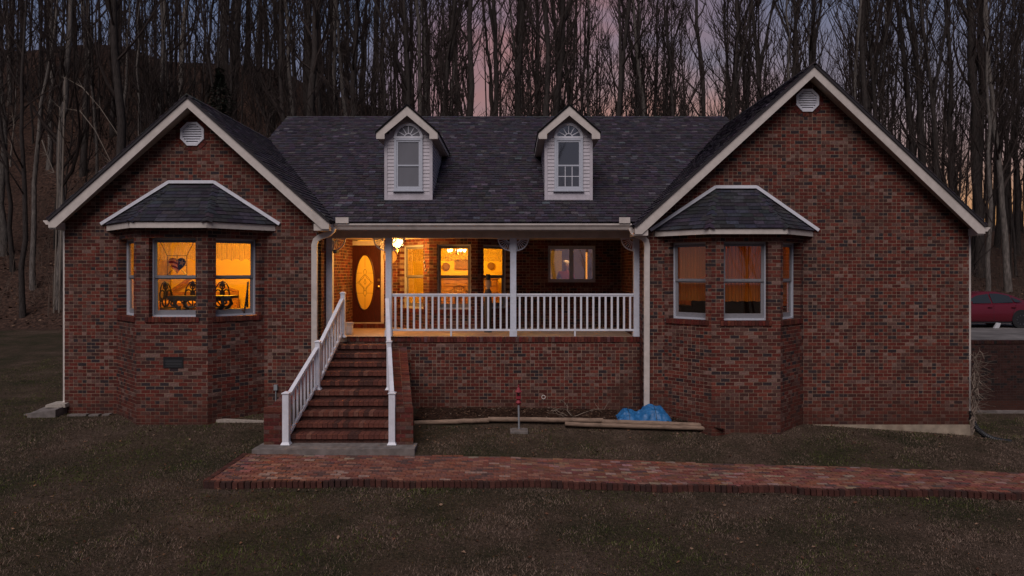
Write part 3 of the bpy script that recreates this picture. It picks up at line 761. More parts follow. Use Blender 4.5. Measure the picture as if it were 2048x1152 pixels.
def pipe(pts, w=.10, d=.075, m=M_TRIM, name='downspout', parent=HOUSE):
    b = MB(); r = [1] * len(pts); pts = [Vector(p) for p in pts]
    n0 = len(b.v); k = len(pts)
    for i, p in enumerate(pts):
        t = (pts[min(i + 1, k - 1)] - pts[max(i - 1, 0)]).normalized(); y = Vector((0, 1, 0)); a = y.cross(t)
        if a.length < .1: a = Vector((1, 0, 0)); y = Vector((0, 0, 1))
        a.normalize(); yy = t.cross(a)
        for q in ((-1, -1), (1, -1), (1, 1), (-1, 1)): b.v.append(tuple(p + a * q[0] * w / 2 + yy * q[1] * d / 2))
    for i in range(k - 1):
        for j in range(4): b.f.append((n0 + i * 4 + j, n0 + i * 4 + (j + 1) % 4, n0 + (i + 1) * 4 + (j + 1) % 4, n0 + (i + 1) * 4 + j)); b.c.append(None)
    b.f += [(n0 + 3, n0 + 2, n0 + 1, n0), tuple(n0 + (k - 1) * 4 + j for j in range(4))]; b.c += [None, None]
    return b.build(name, m, parent)
yp = -.05
def pp(px, py, y=yp): return (X(px, y), y, Z(py, y))
pipe([pp(668, 455, .0), pp(664, 462, .0), pp(657, 468), pp(640, 474), pp(632, 480), pp(629, 490), pp(629, 520), pp(629, 742)], w=.125)
pipe([pp(1261, 455, .0), pp(1266, 464, .0), pp(1273, 470), pp(1286, 475), pp(1292, 482), pp(1294, 492), pp(1293.5, 520), pp(1293, 812)], w=.125)
ym = .12
pipe([(LX0 - .12, .3, 4.72), (LX0 - .10, .2, 4.6), (LX0 - .05, ym, 4.45), (LX0 - .05, ym, .74), (LX0 - .07, ym - .05, .62), (LX0 - .18, ym - .18, .56)], w=.075)
pipe([(RX1 + .14, .3, 4.6), (RX1 + .10, .2, 4.5), (RX1 + .06, ym, 4.3), (RX1 + .06, ym, .55), (RX1 + .10, ym - .05, .35)], w=.075)

# porch posts and rails
PX = [X(660, BY), X(778, BY), X(1026.5, BY), X(1273, BY)]
def post(x):
    m = MB(); w = .072; m.box(x - w, x + w, BY - w, BY + w, ZF + .14, ZB0); p = m.build('post', M_POST, HOUSE)
    m = MB(); m.box(x - w - .018, x + w + .018, BY - w - .018, BY + w + .018, ZF, ZF + .14); m.build('post_base', M_POST, p)
    m = MB(); m.box(x - w - .006, x + w + .006, BY - w - .006, BY + w + .006, ZF + .14, ZF + .155); m.build('base_moulding', M_POST, p)
    return p
POSTS = [post(x) for x in PX]
def fan(x, s, p):
    m = MB(); r = .29; c = Vector((x + s * .073, BY, ZB0 - .005))
    def arc(r, w, n=12):
        pr = None
        for i in range(n + 1):
            a = i / n * math.pi / 2; d = Vector((s * math.cos(a), 0, -math.sin(a))); q = (c + d * (r - w), c + d * (r + w))
            if pr:
                f = [pr[0], pr[1], q[1], q[0]]
                m.hexa([v + Vector((0, -.014, 0)) for v in f] + [v + Vector((0, .014, 0)) for v in f])
            pr = q
    arc(r, .013); arc(.095, .012, 8)
    for i in range(7):
        a = (i + .5) / 7 * math.pi / 2; d = Vector((s * math.cos(a), 0, -math.sin(a))); m.bar(c + d * .1, c + d * (r - .01), .014, .014, up=(0, 1, 0))
    m.box(min(c.x, c.x + s * (r + .03)), max(c.x, c.x + s * (r + .03)), BY - .012, BY + .012, c.z - .016, c.z); m.box(min(c.x, c.x + s * .016), max(c.x, c.x + s * .016), BY - .0135, BY + .0135, c.z - r - .03, c.z - .017)
    m.build('fan_bracket', M_POST, p)
fan(PX[0], 1, POSTS[0]); fan(PX[1], -1, POSTS[1]); fan(PX[1], 1, POSTS[1]); fan(PX[2], -1, POSTS[2]); fan(PX[2], 1, POSTS[2]); fan(PX[3], -1, POSTS[3])
zr1, zr0 = Z(587, BY), Z(658, BY)
for (a, b_) in ((PX[1], PX[2]), (PX[2], PX[3])):
    x0, x1 = a + .074, b_ - .074; m = MB(); m.box(x0, x1, BY - .035, BY + .035, zr1 - .045, zr1); m.build  # top rail
    m.box(x0, x1, BY - .022, BY + .022, zr1 - .075, zr1 - .045)
    r = m.build('railing', M_WHITE, HOUSE)
    m = MB(); m.box(x0, x1, BY - .025, BY + .025, zr0 - .045, zr0); m.build('bottom_rail', M_WHITE, r)
    xm = (x0 + x1) / 2; m = MB(); m.box(xm - .02, xm + .02, BY - .02, BY + .02, ZF, zr0 - .045); m.build('rail_foot', M_WHITE, r)
    for i in range(19):
        x = x0 + (i + .55) * (x1 - x0) / 19.1; m = MB(); m.box(x - .0225, x + .0225, BY - .0225, BY + .0225, zr0, zr1 - .075); m.build('baluster', M_WHITE, r)

# door
FDW = FD
mb = MB(); u0, u1 = du0, du1
FDW.box(mb, u0, u0 + .115, -.08, .012, DZ0, DZ1); FDW.box(mb, u1 - .085, u1, -.08, .012, DZ0, DZ1); FDW.box(mb, u0 + .115, u1 - .085, -.08, .012, DZ1 - .12, DZ1)
FDW.box(mb, u0, u1, -.1, .05, DZ0 - .025, DZ0)
mb.build('door_frame', M_TRIM, HOUSE)
mb = MB(); a, b_ = u0 + .118, u1 - .088; zc = Z(564.8, WALLY); uc = X(729.5, WALLY) - LX1; rx, rz = .262, .775; oz0, oz1 = DZ0 + .004, DZ1 - .123
NS = 40
rim = [(uc + rx * math.cos(2 * math.pi * i / NS), zc + rz * math.sin(2 * math.pi * i / NS)) for i in range(NS)]
def sq(i):                                       # matching point on the slab's edge
    w = 2 * math.pi * i / NS; c, s = math.cos(w), math.sin(w); hw = [(b_ - uc) if c > 0 else (uc - a), (oz1 - zc) if s > 0 else (zc - oz0)]
    k = min(hw[0] / max(abs(c), 1e-6), hw[1] / max(abs(s), 1e-6)); return (uc + c * k, zc + s * k)
for i in range(NS):
    j = (i + 1) % NS; p, q = rim[i], rim[j]; P_, Q_ = sq(i), sq(j)
    pts = [p, P_, Q_, q]
    mb.hexa([FDW.p(x, -.065, z) for x, z in pts] + [FDW.p(x, -.025, z) for x, z in pts])
for (cx_, cz_) in ((a, oz0), (b_, oz0), (a, oz1), (b_, oz1)): FDW.box(mb, min(cx_, cx_ + (.1 if cx_ == a else -.1)), max(cx_, cx_ + (.1 if cx_ == a else -.1)), -.064, -.026, min(cz_, cz_ + (.3 if cz_ == oz0 else -.3)), max(cz_, cz_ + (.3 if cz_ == oz0 else -.3)))
DOOR = mb.build('door', M_DOOR, HOUSE)
mb = MB(); mb.tube([FDW.p(x, -.02, z) for x, z in rim + [rim[0]]], .022, 6, caps=False); mb.build('oval_moulding', M_DOOR, DOOR)
M_FROST = clothmat('frosted_glass', (.75, .58, .24), .85)
mb = MB(); mb.prism([FDW.p(uc + (x - uc) * 1.02, -.045, zc + (z - zc) * 1.02) for x, z in rim], FDW.n * .006); mb.build('oval_glass', M_FROST, DOOR)
mb = MB()
def lead(pts, r=.0045): mb.tube([FDW.p(uc + x, -.036, zc + z) for x, z in pts], r, 4)
lead([(0, rz), (0, .42)]); lead([(0, -.42), (0, -rz)]); lead([(-rx, .26), (-.08, .26)]); lead([(.08, .26), (rx * .95, .26)]); lead([(-rx * .93, -.3), (-.06, -.3)]); lead([(.06, -.3), (rx * .93, -.3)]); lead([(-rx, -.02), (-.2, -.02)]); lead([(.2, -.02), (rx, -.02)])
for s in (-1, 1):
    lead([(0, .22), (s * .05, .12), (s * .2, 0), (s * .06, -.14), (0, -.25)], .006)
    lead([(s * .0, .38), (s * .05, .3), (s * .02, .22), (s * .12, .1), (s * .16, 0), (s * .08, -.09), (s * .02, -.16), (s * .05, -.3), (0, -.4)], .006)
    lead([(0, .1), (s * .03, 0), (0, -.06)], .006)
mb.build('leading', M_BLACK, DOOR)
mb = MB(); mb.lathe([(.03, -.0), (.03, .012), (.012, .02), (.012, .045), (.03, .055), (.03, .08), (.008, .09)], (0, 0, 0), 12, 'Y')
hu = u1 - .15; hp = FDW.p(hu, -.02, DZ0 + 1.0); mb.v = [tuple(hp + Vector((v[0], -v[1], v[2]))) for v in mb.v]; mb.build('door_handle', M_BRASS, DOOR)
mb = MB(); FDW.box(mb, hu - .03, hu + .03, -.025, -.01, DZ0 + 1.15, DZ0 + 1.22); mb.build('deadbolt', M_BRASS, DOOR)

# ------------------------------------------------------------------ dormers
def dormer(cx, blind):
    yf = DYF; zb = zmain(yf) + .01; w = DHW; ze = Z(272, yf); za = Z(214, yf) ; top = za
    slope = .97
    m = MB(); yb = 5.6
    bodyz = ze + .02
    m.prism([(cx - w + .015, yf + .02, zb - .3), (cx + w - .015, yf + .02, zb - .3), (cx + w - .015, yf + .02, bodyz - .02), (cx, yf + .02, bodyz + w * slope - .02), (cx - w + .015, yf + .02, bodyz - .02)], (0, yb - yf, 0))
    D = m.build('dormer', M_SIDING, HOUSE)
    # front boards
    bh = .088; k = 0; z = zb + .13
    F = Frame((cx - w, yf), (cx + w, yf))
    zi = z
    while zi < bodyz + w * slope - .1:
        zt_ = zi + bh; half = w - .06 if zt_ < bodyz + .03 else (bodyz + w * slope - zt_) / slope
        half = min(half, w - .06)
        if half > .05:
            m = MB(); m.hexa([(cx - half, yf - .016, zi), (cx + half, yf - .016, zi), (cx + half, yf + .03, zi), (cx - half, yf + .03, zi), (cx - half, yf - .002, zt_), (cx + half, yf - .002, zt_), (cx + half, yf + .03, zt_), (cx - half, yf + .03, zt_)]); m.build('siding_board', M_SIDING, D)
        zi += bh
    for s in (-1, 1):       # side boards step up the roof
        zi = zb; m = MB(); xs_ = cx + s * (w - .015)
        while zi < bodyz:
            y1 = min(yb, EY + (zi + bh - EZ) / ((RZ - EZ) / (RY - EY)))
            x0, x1 = sorted((xs_ - s * .02, xs_ + s * .018))
            xo0 = xs_ + s * .018; xo1 = xs_ + s * .004
            m.hexa([(xs_ - s * .02, yf + .05, zi), (xo0, yf + .05, zi), (xo0, y1 + .1, zi), (xs_ - s * .02, y1 + .1, zi), (xs_ - s * .02, yf + .05, zi + bh), (xo1, yf + .05, zi + bh), (xo1, y1 + .1, zi + bh), (xs_ - s * .02, y1 + .1, zi + bh)])
            zi += bh
        m.build('side_cladding', M_SIDING, D)
        m = MB(); x0, x1 = sorted((cx + s * (w - .065), cx + s * (w + .008))); m.box(x0, x1, yf - .028, yf + .05, zb - .02, bodyz + .02); m.build('corner_board', M_SIDING, D)
    m = MB(); m.box(cx - w + .066, cx + w - .066, yf - .035, yf + .03, zb, zb + .035); m.box(cx - w + .066, cx + w - .066, yf - .022, yf + .03, zb + .036, zb + .128); m.build('skirt_board', M_SIDING, D)
    # roof
    yr = yf - .27; hw = .745; zE = Z(262, yr); zA = Z(208, yr); sl_ = (zA - zE) / hw; th = .045
    m = MB()
    for s in (-1, 1): m.prism([(cx, yr - .02, zA), (cx + s * (hw + .02), yr - .02, zE - .02), (cx + s * (hw + .02), yr - .02, zE - .06), (cx, yr - .02, zA - .04)], (0, 5.1, 0))
    rr = m.build('dormer_roof', M_SHINGLE, D)
    a = MB()
    for s in (-1, 1):
        v = Vector((-s * hw, 0, zA - zE)).normalized(); u = Vector((0, s, 0)); 
        o = Vector((cx + s * (hw + .02), yr - .03 if s > 0 else yr + 4.2, zE - .018)); n = u.cross(v).normalized(); Lv = math.hypot(hw, zA - zE)
        for k in range(int(Lv / .14) + 1):
            q = 0
            while q < 4.2:
                wd = U(.24, .34)
                wedge(a, o + u * q + v * k * .14 + n * .002, u, v, n, min(wd, 4.23 - q) - .005, min(.15, Lv - k * .14), tuple(c * U(.8, 1.2) for c in SHPAL[pick(SHPAL)][0])); q += wd
    o_ = a.build('shingles', M_SHINGLE, D, kind='stuff')
    rv = .235
    for s in (-1, 1):
        m = MB(); m.prism([(cx, yr, zA - .042), (cx + s * hw, yr, zE - .05), (cx + s * hw, yr, zE - .19), (cx + s * (hw - .20), yr, zE - .19), (cx + s * (hw - .20), yr, zE - .07), (cx, yr, zA - .042 - rv)], (0, .03, 0)); m.build('rake_board', M_TRIM, D)
    for s in (-1, 1):
        m = MB(); x0, x1 = sorted((cx + s * (hw - .01), cx + s * (w - .01)))
        m.box(x0, x1, yr + .032, 5.0, zE - .185, zE - .16)
        m.prism([(cx, yr + .032, zA - .16), (cx + s * (hw - .01), yr + .032, zE - .14), (cx + s * (hw - .01), yr + .032, zE - .155), (cx, yr + .032, zA - .18)], (0, .25, 0)); m.build('soffit', M_SOFFIT, D)
    for s in (-1, 1):
        m = MB(); x0, x1 = sorted((cx + s * (hw - .008), cx + s * (hw + .012))); m.box(x0, x1, yr + .034, 4.2, zE - .15, zE - .06); m.build('eave_fascia', M_TRIM, D)
    # window
    F = Frame((cx - .35, yf - .02), (cx + .35, yf - .02)); z0 = Z(381, yf); z1 = Z(277, yf); L = .70
    m = MB(); ring(F, m, 0, L, z0, z1, .055, -.02, .035); W_ = m.build('window', M_WFRAME, D)
    m = MB(); zm = (z0 + z1) / 2 - .03; ring(F, m, .055, L - .055, z0 + .055, z1 - .055, .04, -.018, .018); F.box(m, .095, L - .095, -.018, .02, zm - .018, zm + .018); m.build('sash', M_WFRAME, D)
    for (q0, q1) in ((z0 + .095, zm - .018), (zm + .018, z1 - .095)): pane(F, .095, L - .095, .0, q0, q1, M_BLINDG if blind else M_DARKG, D)
    if not blind:
        m = MB()
        for i in (1, 2): uu = .095 + (L - .19) * i / 3; F.box(m, uu - .008, uu + .008, .003, .014, z0 + .095, zm - .018)
        zz = (z0 + .095 + zm - .018) / 2; F.box(m, .095, L - .095, .0035, .0135, zz - .008, zz + .008); m.build('muntin', M_WHITE, D)
    m = MB(); F.box(m, -.03, L + .03, -.02, .06, z0 - .03, z0 - .003); m.build('window_sill', M_WFRAME, D)
    # half-round fan light
    c = F.p(L / 2, 0, z1 + .02); m = MB(); pr = None
    def arc(r0, r1, o0, o1, n=18):
        pr = None
        for i in range(n + 1):
            a_ = i / n * math.pi; d = Vector((math.cos(a_), 0, math.sin(a_))); q = (c + d * r0, c + d * r1)
            if pr:
                f = [pr[0], pr[1], q[1], q[0]]; m.hexa([v + Vector((0, -o0, 0)) for v in f] + [v + Vector((0, -o1, 0)) for v in f])
            pr = q
    arc(.29, .355, -.02, .035); arc(.085, .105, -.01, .02, 8)
    F.box(m, -.005, L + .005, -.02, .038, z1 + .002, z1 + .045)
    for i in range(1, 6):
        a_ = i / 6 * math.pi; d = Vector((math.cos(a_), 0, math.sin(a_))); m.bar(c + d * .1 + Vector((0, -.005, 0)), c + d * .295 + Vector((0, -.005, 0)), .018, .02, up=(0, 1, 0))
    m.build('fan_light', M_WHITE, D)
    m = MB(); m.prism([c + Vector((math.cos(i / 18 * math.pi) * .3, -.001, math.sin(i / 18 * math.pi) * .3)) for i in range(19)], (0, -.003, 0)); m.build('fan_pane', M_BLINDG if blind else M_DARKG, D)
def coated(name, col, refl):
    m = bpy.data.materials.new(name); m.use_nodes = True; t = m.node_tree; b = t.nodes['Principled BSDF']
    b.inputs['Base Color'].default_value = (*col, 1); b.inputs['Roughness'].default_value = .03; b.inputs['Specular IOR Level'].default_value = refl
    return m
M_BLINDG = coated('pane_over_grey_blind', (.17, .17, .19), .5)
M_DARKG = coated('pane_over_dark_attic', (.012, .012, .014), 1.0)
M_DARKG.node_tree.nodes['Principled BSDF'].inputs['IOR'].default_value = 2.2
dormer(DORM[0], True); dormer(DORM[1], False)

# ------------------------------------------------------------------ rooms behind the lit windows
def room(x0, x1, y0, y1, z0, z1, wallm, name='room_lining', front=None):
    m = MB(); m.face([(x0, y1, z0), (x1, y1, z0), (x1, y1, z1), (x0, y1, z1)]); m.face([(x0, y0, z0), (x0, y1, z0), (x0, y1, z1), (x0, y0, z1)]); m.face([(x1, y1, z0), (x1, y0, z0), (x1, y0, z1), (x1, y1, z1)])
    m.face([(x0, y0, z1), (x1, y0, z1), (x1, y1, z1), (x0, y1, z1)])
    for (a, b_) in (front or []): m.face([(a, y0, z0), (b_, y0, z0), (b_, y0, z1), (a, y0, z1)])
    m.build(name, wallm, HOUSE); m = MB(); m.box(x0, x1, y0 - .02, y1, z0 - .04, z0 - .002); m.build('room_floor', M_CARPET, HOUSE)
def bayplate(P, zf, zc):
    m = MB(); q = [Vector((p[0], p[1] + .1, zf - .03)) for p in P]; q[0].y = q[3].y = P[0][1] + .30; m.prism(q, (0, 0, .03)); m.prism([v + Vector((0, 0, zc - zf + .03)) for v in q], (0, 0, .03)); m.build('bay_lining', M_YWALL, HOUSE)
def lamp(x, y, z, w, col, r=.12):
    l = bpy.data.lights.new('room_lamp', 'POINT'); l.energy = w; l.color = col; l.shadow_soft_size = r
    o = bpy.data.objects.new('room_lamp', l); COL.objects.link(o); o.location = (x, y, z)
RZF = ZF + .12
AMB = (1.0, .50, .03)
room(LX0 + .15, LX1 - .15, .26, 4.6, RZF, 4.98, M_YWALL, front=[(LX0 + .15, LB[0][0] + .1), (LB[3][0] - .1, LX1 - .15)]); bayplate(LB, RZF, 4.62)
lamp(-7.3, 2.0, 4.78, 235, AMB)
room(RX0 + .15, RX1 - .2, .26, 3.6, RZF, 4.98, M_PANEL, front=[(RX0 + .15, RB[0][0] + .1), (RB[3][0] - .1, RX1 - .2)]); bayplate(RB, RZF, 4.56)
lamp(6.6, 1.9, 4.75, 38, (1, .46, .08))
room(-3.42, .35, WALLY + .26, 7.2, RZF, 4.98, M_YWALL, front=[(-3.42, -3.16), (.06, .35)]); bayplate([(p[0], p[1]) for p in PB], RZF, 4.66)
lamp(-1.7, 5.6, 4.70, 130, (1, .55, .07))
room(-4.36, -3.46, WALLY + .26, 6.2, RZF, 4.98, M_YWALL); lamp(-3.9, 4.7, 4.0, 42, (1, .68, .22), .3)
room(.5, 4.2, WALLY + .26, 6.6, RZF, 4.98, M_DWALL); lamp(2.0, 4.2, 4.74, 42, (1, .60, .26))
mb = MB(); mb.box(1.15, 1.6, 6.5, 6.59, RZF, 4.4); mb.build('inner_door', M_YWALL, HOUSE)

def valance(F, u0, u1, z0, z1, out, name, label, m, amp=.018, sc=.05, freq=None):
    mb = MB(); n = 70
    for i in range(n):
        a, b_ = i / n, (i + 1) / n; ua, ub = u0 + (u1 - u0) * a, u0 + (u1 - u0) * b_
        f = freq or 62
        oa, ob = out + amp * math.sin(ua * f + math.sin(ua * 17)), out + amp * math.sin(ub * f + math.sin(ub * 17)); za, zb_ = z0 + sc * abs(math.sin(ua * 14)), z0 + sc * abs(math.sin(ub * 14))
        mb.face([F.p(ua, oa, za), F.p(ub, ob, zb_), F.p(ub, ob, z1), F.p(ua, oa, z1)])
    o = mb.build(name, m); tag(o, label, 'curtain', 'short lace curtains over the lit windows'); return o
M_LACE = clothmat('lace', (.62, .44, .20), .55, .45, 46)
M_LACE2 = clothmat('crochet_lace', (.62, .44, .20), .55, .6, 22)
for i, lb in ((0, 'pleated lace valance in the narrow side window of the left bay'), (1, 'pleated lace valance above the stained-glass heart'), (2, 'pleated lace valance in the left bay window nearest the downspout')):
    F, u0, u1, z0, z1, _ = WIN[i]; valance(F, u0 + .02, u1 - .02, z1 - .50, z1, -.25, 'lace_valance', lb, M_LACE, amp=.02)
for i, lb in ((6, 'crocheted lace valance in the porch window next to the door lamp'), (7, 'crocheted lace valance before the chandelier in the middle porch window'), (8, 'crocheted lace valance in the porch window by the third post')):
    F, u0, u1, z0, z1, _ = WIN[i]; valance(F, u0 + .02, u1 - .02, z1 - .46, z1, -.24, 'lace_valance', lb, M_LACE2, amp=.004, sc=.03)
M_DRAPE = clothmat('amber_drape', (.50, .20, .03), .6)
for i, lb in ((3, 'amber full-length drape in the left window of the right bay'), (4, 'amber full-length drape in the centre window of the right bay'), (5, 'amber full-length drape in the narrow right window of the right bay')):
    F, u0, u1, z0, z1, _ = WIN[i]; o = valance(F, u0 - .02, u1 + .02, z0 + .40, z1, -.27, 'drape', lb, M_DRAPE, amp=.028, sc=.015, freq=85); o['group'] = 'drapes in the right bay window'

t = thing('sofa', 'dark sofa back seen under the drapes in the right bay window', 'sofa', (X(1470, .5), .55, RZF)); M_SOFA = mat('dark_upholstery', (.03, .018, .012), .9)
m = MB(); pts = []
for i in range(25): pts.append((-1.0 + i * 2 / 24, -.12, .78 + .05 * math.sin(i * 1.1) + .03 * math.sin(i * 2.9)))
m.prism([(-1.0, -.12, .1)] + pts + [(1.0, -.12, .1)], (0, .22, 0)); m.build('backrest', M_SOFA, t, local=True); m = MB(); m.box(-1.0, 1.0, .1, .8, .1, .45); m.build('seat', M_SOFA, t, local=True)
for sx in (-1, 1): m = MB(); m.box(sx * 1.1 - .1, sx * 1.1 + .1, -.12, .8, 0, .62); m.build('armrest', M_SOFA, t, local=True)
# wrought iron dining set in the left bay
M_SEAT = mat('chair_seat', (.10, .05, .03), .8)
def iron_chair(label, x, y, rz):
    t = thing('iron_chair', label, 'chair', (x, y, RZF + .10), rz, 'wrought iron chairs in the left bay')
    m = MB(); r = .019
    for s in (-1, 1):
        m.tube([(s * .2, .2, 0), (s * .2, .21, .45), (s * .19, .25, .75), (s * .15, .27, .95), (s * .08, .285, 1.06), (0, .29, 1.10)], .014, 6)
        m.tube([(s * .19, .25, .62)] + [(s * (.10 + .075 * math.cos(a)), .265, .80 + .10 * math.sin(a)) for a in [q * .5 for q in range(-3, 11)]], r, 5)
        m.tube([(s * .03, .27, .52), (s * .10, .265, .60), (s * .11, .265, .68), (s * .05, .268, .74), (s * .0, .27, .80)], r, 5)
        m.tube([(0, .275, 1.08), (s * .06, .275, 1.02), (s * .05, .272, .95), (0, .27, .90)], .016, 5)
        m.tube([(0, .27, .9), (s * .045, .27, .83), (s * .05, .27, .76), (0, .27, .7)], .018, 5)
    m.tube([(0, .268, .5), (0, .27, 1.1)], .016, 6); m.tube([(-.2, .22, .5), (.2, .22, .5)], r, 5)
    m.lathe([(.001, -.012), (.055, -.008), (.055, .008), (.001, .012)], (0, .285, 1.02), 10, 'Y'); m.build('backrest', M_IRON, t, local=True)
    m = MB(); m.box(-.22, .22, -.22, .22, .43, .48); m.build('seat', M_SEAT, t, local=True)
    for sx, sy in ((-1, -1), (1, -1), (-1, 1), (1, 1)):
        m = MB(); m.tube([(sx * .19, sy * .19, .43), (sx * .2, sy * .2, .2), (sx * .22, sy * .22, -.1)], .014, 6); m.build('leg', M_IRON, t, local=True)
    return t
iron_chair('iron scroll-back chair at the left end of the bay table', X(350, -.05), -.05, math.radians(72))
iron_chair('iron scroll-back chair behind the bay table, seen whole in the wide front pane', X(377, .5), .45, 0)
iron_chair('iron scroll-back chair behind the bay table, half hidden by the brick pier', X(437, .5), .45, 0)
iron_chair('iron scroll-back chair at the right end of the bay table', X(470, .0), .0, math.radians(-72))
t = thing('iron_table', 'dark wrought iron side table with scrolled apron in the left bay window', 'table', (X(408, -.25), -.28, RZF + .12))
m = MB(); m.box(-.70, .70, -.24, .24, .71, .77); m.build('tabletop', M_IRON, t, local=True)
for sx in (-1, 1):
    for sy in (-1, 1):
        m = MB(); m.tube([(sx * .5, sy * .22, .72), (sx * .54, sy * .24, .58), (sx * .44, sy * .2, .46), (sx * .36, sy * .17, .3), (sx * .46, sy * .21, .1), (sx * .52, sy * .24, -.12)], .042, 6); m.build('leg', M_IRON, t, local=True)
m = MB()
for k in range(4):
    c = -.50 + k * .33; m.tube([(c + .13 * math.cos(a), -.22, .60 + .09 * math.sin(a)) for a in [q * .55 for q in range(0, 11)]], .02, 5)
m.box(-.66, .66, -.235, -.22, .66, .712); m.build('apron', M_IRON, t, local=True)

# stained-glass heart hanging in the window
F, u0, u1, z0, z1, _ = WIN[1]
t = thing('stained_glass_heart', 'heart-shaped stained glass with red and white stripes and a star in a square lead frame', 'ornament', F.p((u0 + u1) / 2, -.13, (z0 + z1) / 2))
hc = ((u0 + u1) / 2 - .02, (z0 + z1) / 2 + .265)
def hp(x, z, o=-.19): return F.p(hc[0] + x, o, hc[1] + z)
m = MB(); q = .215
for a, b_ in (((-q, -q), (q, -q)), ((q, -q), (q, q)), ((q, q), (-q, q)), ((-q, q), (-q, -q)), ((-q, -q), (-.1, -.1)), ((q, -q), (.1, -.1)), ((-q, 0), (-.18, 0)), ((q, 0), (.18, 0)), ((0, q), (0, .1)), ((-q, q), (-.36, .50)), ((q, q), (.36, .50))):
    m.tube([hp(*a), hp(*b_)], .008, 4)
m.build('lead_frame', M_BLACK, t)
def heart(n=40, k=1.0):
    r = []
    for i in range(n):
        w = 2 * math.pi * i / n; r.append((k * .0118 * 16 * math.sin(w) ** 3, k * .0118 * (13 * math.cos(w) - 5 * math.cos(2 * w) - 2 * math.cos(3 * w) - math.cos(4 * w)) + .02))
    return r
H = heart()
M_GR = clothmat('ruby_glass', (.28, .02, .01), .7); M_GW = clothmat('cream_glass', (.85, .45, .22), .8); M_GB = clothmat('navy_glass', (.012, .012, .03), .6)
# stripes: slices of the heart outline
def inside_h(x, z):
    c = False; j = len(H) - 1
    for i in range(len(H)):
        if (H[i][1] > z) != (H[j][1] > z) and x < (H[j][0] - H[i][0]) * (z - H[i][1]) / (H[j][1] - H[i][1]) + H[i][0]: c = not c
        j = i
    return c
cell = {0: MB(), 1: MB(), 2: MB()}; st = .008
for i in range(-26, 27):
    for k in range(-28, 26):
        x, z = i * st, k * st
        if not inside_h(x, z): continue
        g_ = z + .25 * x + .015 * math.sin(x * 22)
        kind = 2 if (x > .02 and z > -.02) or (x > .0 and z > -.11 and x > -z * .3 and z < 0) else (0 if int((g_ + 1) / .048) % 2 else 1)
        F.box(cell[kind], hc[0] + x, hc[0] + x + st, -.193, -.187, hc[1] + z, hc[1] + z + st)
cell[0].build('red_glass', M_GR, t); cell[1].build('white_glass', M_GW, t); cell[2].build('blue_glass', M_GB, t)
m = MB(); sp_ = []
for k in range(10):
    r = .072 if k % 2 == 0 else .03; w = math.pi / 2 + k * math.pi / 5 - .25; sp_.append(hp(.105 + r * math.cos(w), .055 + r * math.sin(w), -.186))
m.prism(sp_, F.n * .006); m.build('star', M_GW, t)
m = MB(); m.tube([hp(a, b_) for a, b_ in H + [H[0]]], .006, 4); m.build('outline', M_BLACK, t)
# bed / sofa in that room
t = thing('bed', 'bed with a striped quilt and curved headboard deep in the left room', 'bed', (-9.0, 3.2, RZF))
M_QUILT = mat('quilt', (.55, .3, .12), .9, var=.3, scale=6); m = MB(); m.box(-.8, 1.1, -1.0, .9, .25, .62); m.build('quilt', M_QUILT, t, local=True)
m = MB(); m.box(-.8, 1.1, .95, 1.05, 0, .85); m.tube([(-.8, 1.0, .9), (-.2, 1.0, 1.3), (.3, 1.0, 1.1), (1.1, 1.0, .85)], .05, 8); m.build('headboard', M_WOOD, t, local=True)
t = thing('low_dresser', 'low wooden dresser along the far wall behind the left bay', 'dresser', (-5.6, 4.2, RZF))
m = MB(); m.box(-.9, .9, -.3, .3, 0, .8); m.build('carcass', M_WOOD, t, local=True)
for k in range(3): m = MB(); m.box(-.85, .85, -.32, -.3, .05 + k * .25, .27 + k * .25); m.build('drawer', M_WOOD, t, local=True)

# dining room seen from the porch
def sc_(px, py, Y): return Vector((X(px, Y), Y, Z(py, Y)))
t = thing('sideboard', 'honey wood sideboard with drawers seen through the middle porch window', 'sideboard', (-1.55, 6.7, RZF))
zt_ = Z(558, 6.4) - RZF; m = MB(); m.box(-.9, 1.1, -.3, .3, 0, zt_); m.box(-.95, 1.15, -.34, .3, zt_, zt_ + .03); m.build('carcass', M_WOOD, t, local=True)
for i in range(3):
    for k in range(3):
        m = MB(); a = -.85 + i * .65; m.box(a, a + .6, -.318, -.3, zt_ - .24 * (k + 1) + .02, zt_ - .24 * k - .02); d = m.build('drawer', M_WOOD, t, local=True)
        m = MB(); m.box(a + .24, a + .36, -.335, -.318, zt_ - .24 * k - .13, zt_ - .24 * k - .115); m.build('handle', M_BRASS, d, local=True)
t = thing('windsor_chair', 'wooden spindle-back chair at the dining table inside the middle porch window', 'chair', (X(918, 3.6), 3.6, RZF))
m = MB(); hh = Z(570, 3.6) - RZF
m.tube([(.29 * math.cos(a), .0 - .1 * math.sin(a) * 0, hh - .42 + .40 * math.sin(a)) for a in [q * math.pi / 12 for q in range(13)]], .017, 6); m.build('bow', M_WOOD, t, local=True)
for k in range(7):
    x = -.2 + k * .067; m = MB(); m.tube([(x * .8, 0, .45), (x, 0, hh - .42 + .40 * math.sqrt(max(0, 1 - (x / .29) ** 2)))], .01, 5); m.build('spindle', M_WOOD, t, local=True)
m = MB(); m.box(-.24, .24, -.02, .42, .42, .46); m.build('seat', M_WOOD, t, local=True)
for sx in (-1, 1):
    for y_ in (.02, .38): m = MB(); m.tube([(sx * .18, y_, .42), (sx * .23, y_, 0)], .018, 6); m.build('leg', M_WOOD, t, local=True)
t = thing('dining_table', 'round oak dining table inside the middle porch window', 'table', (X(915, 4.5), 4.55, RZF))
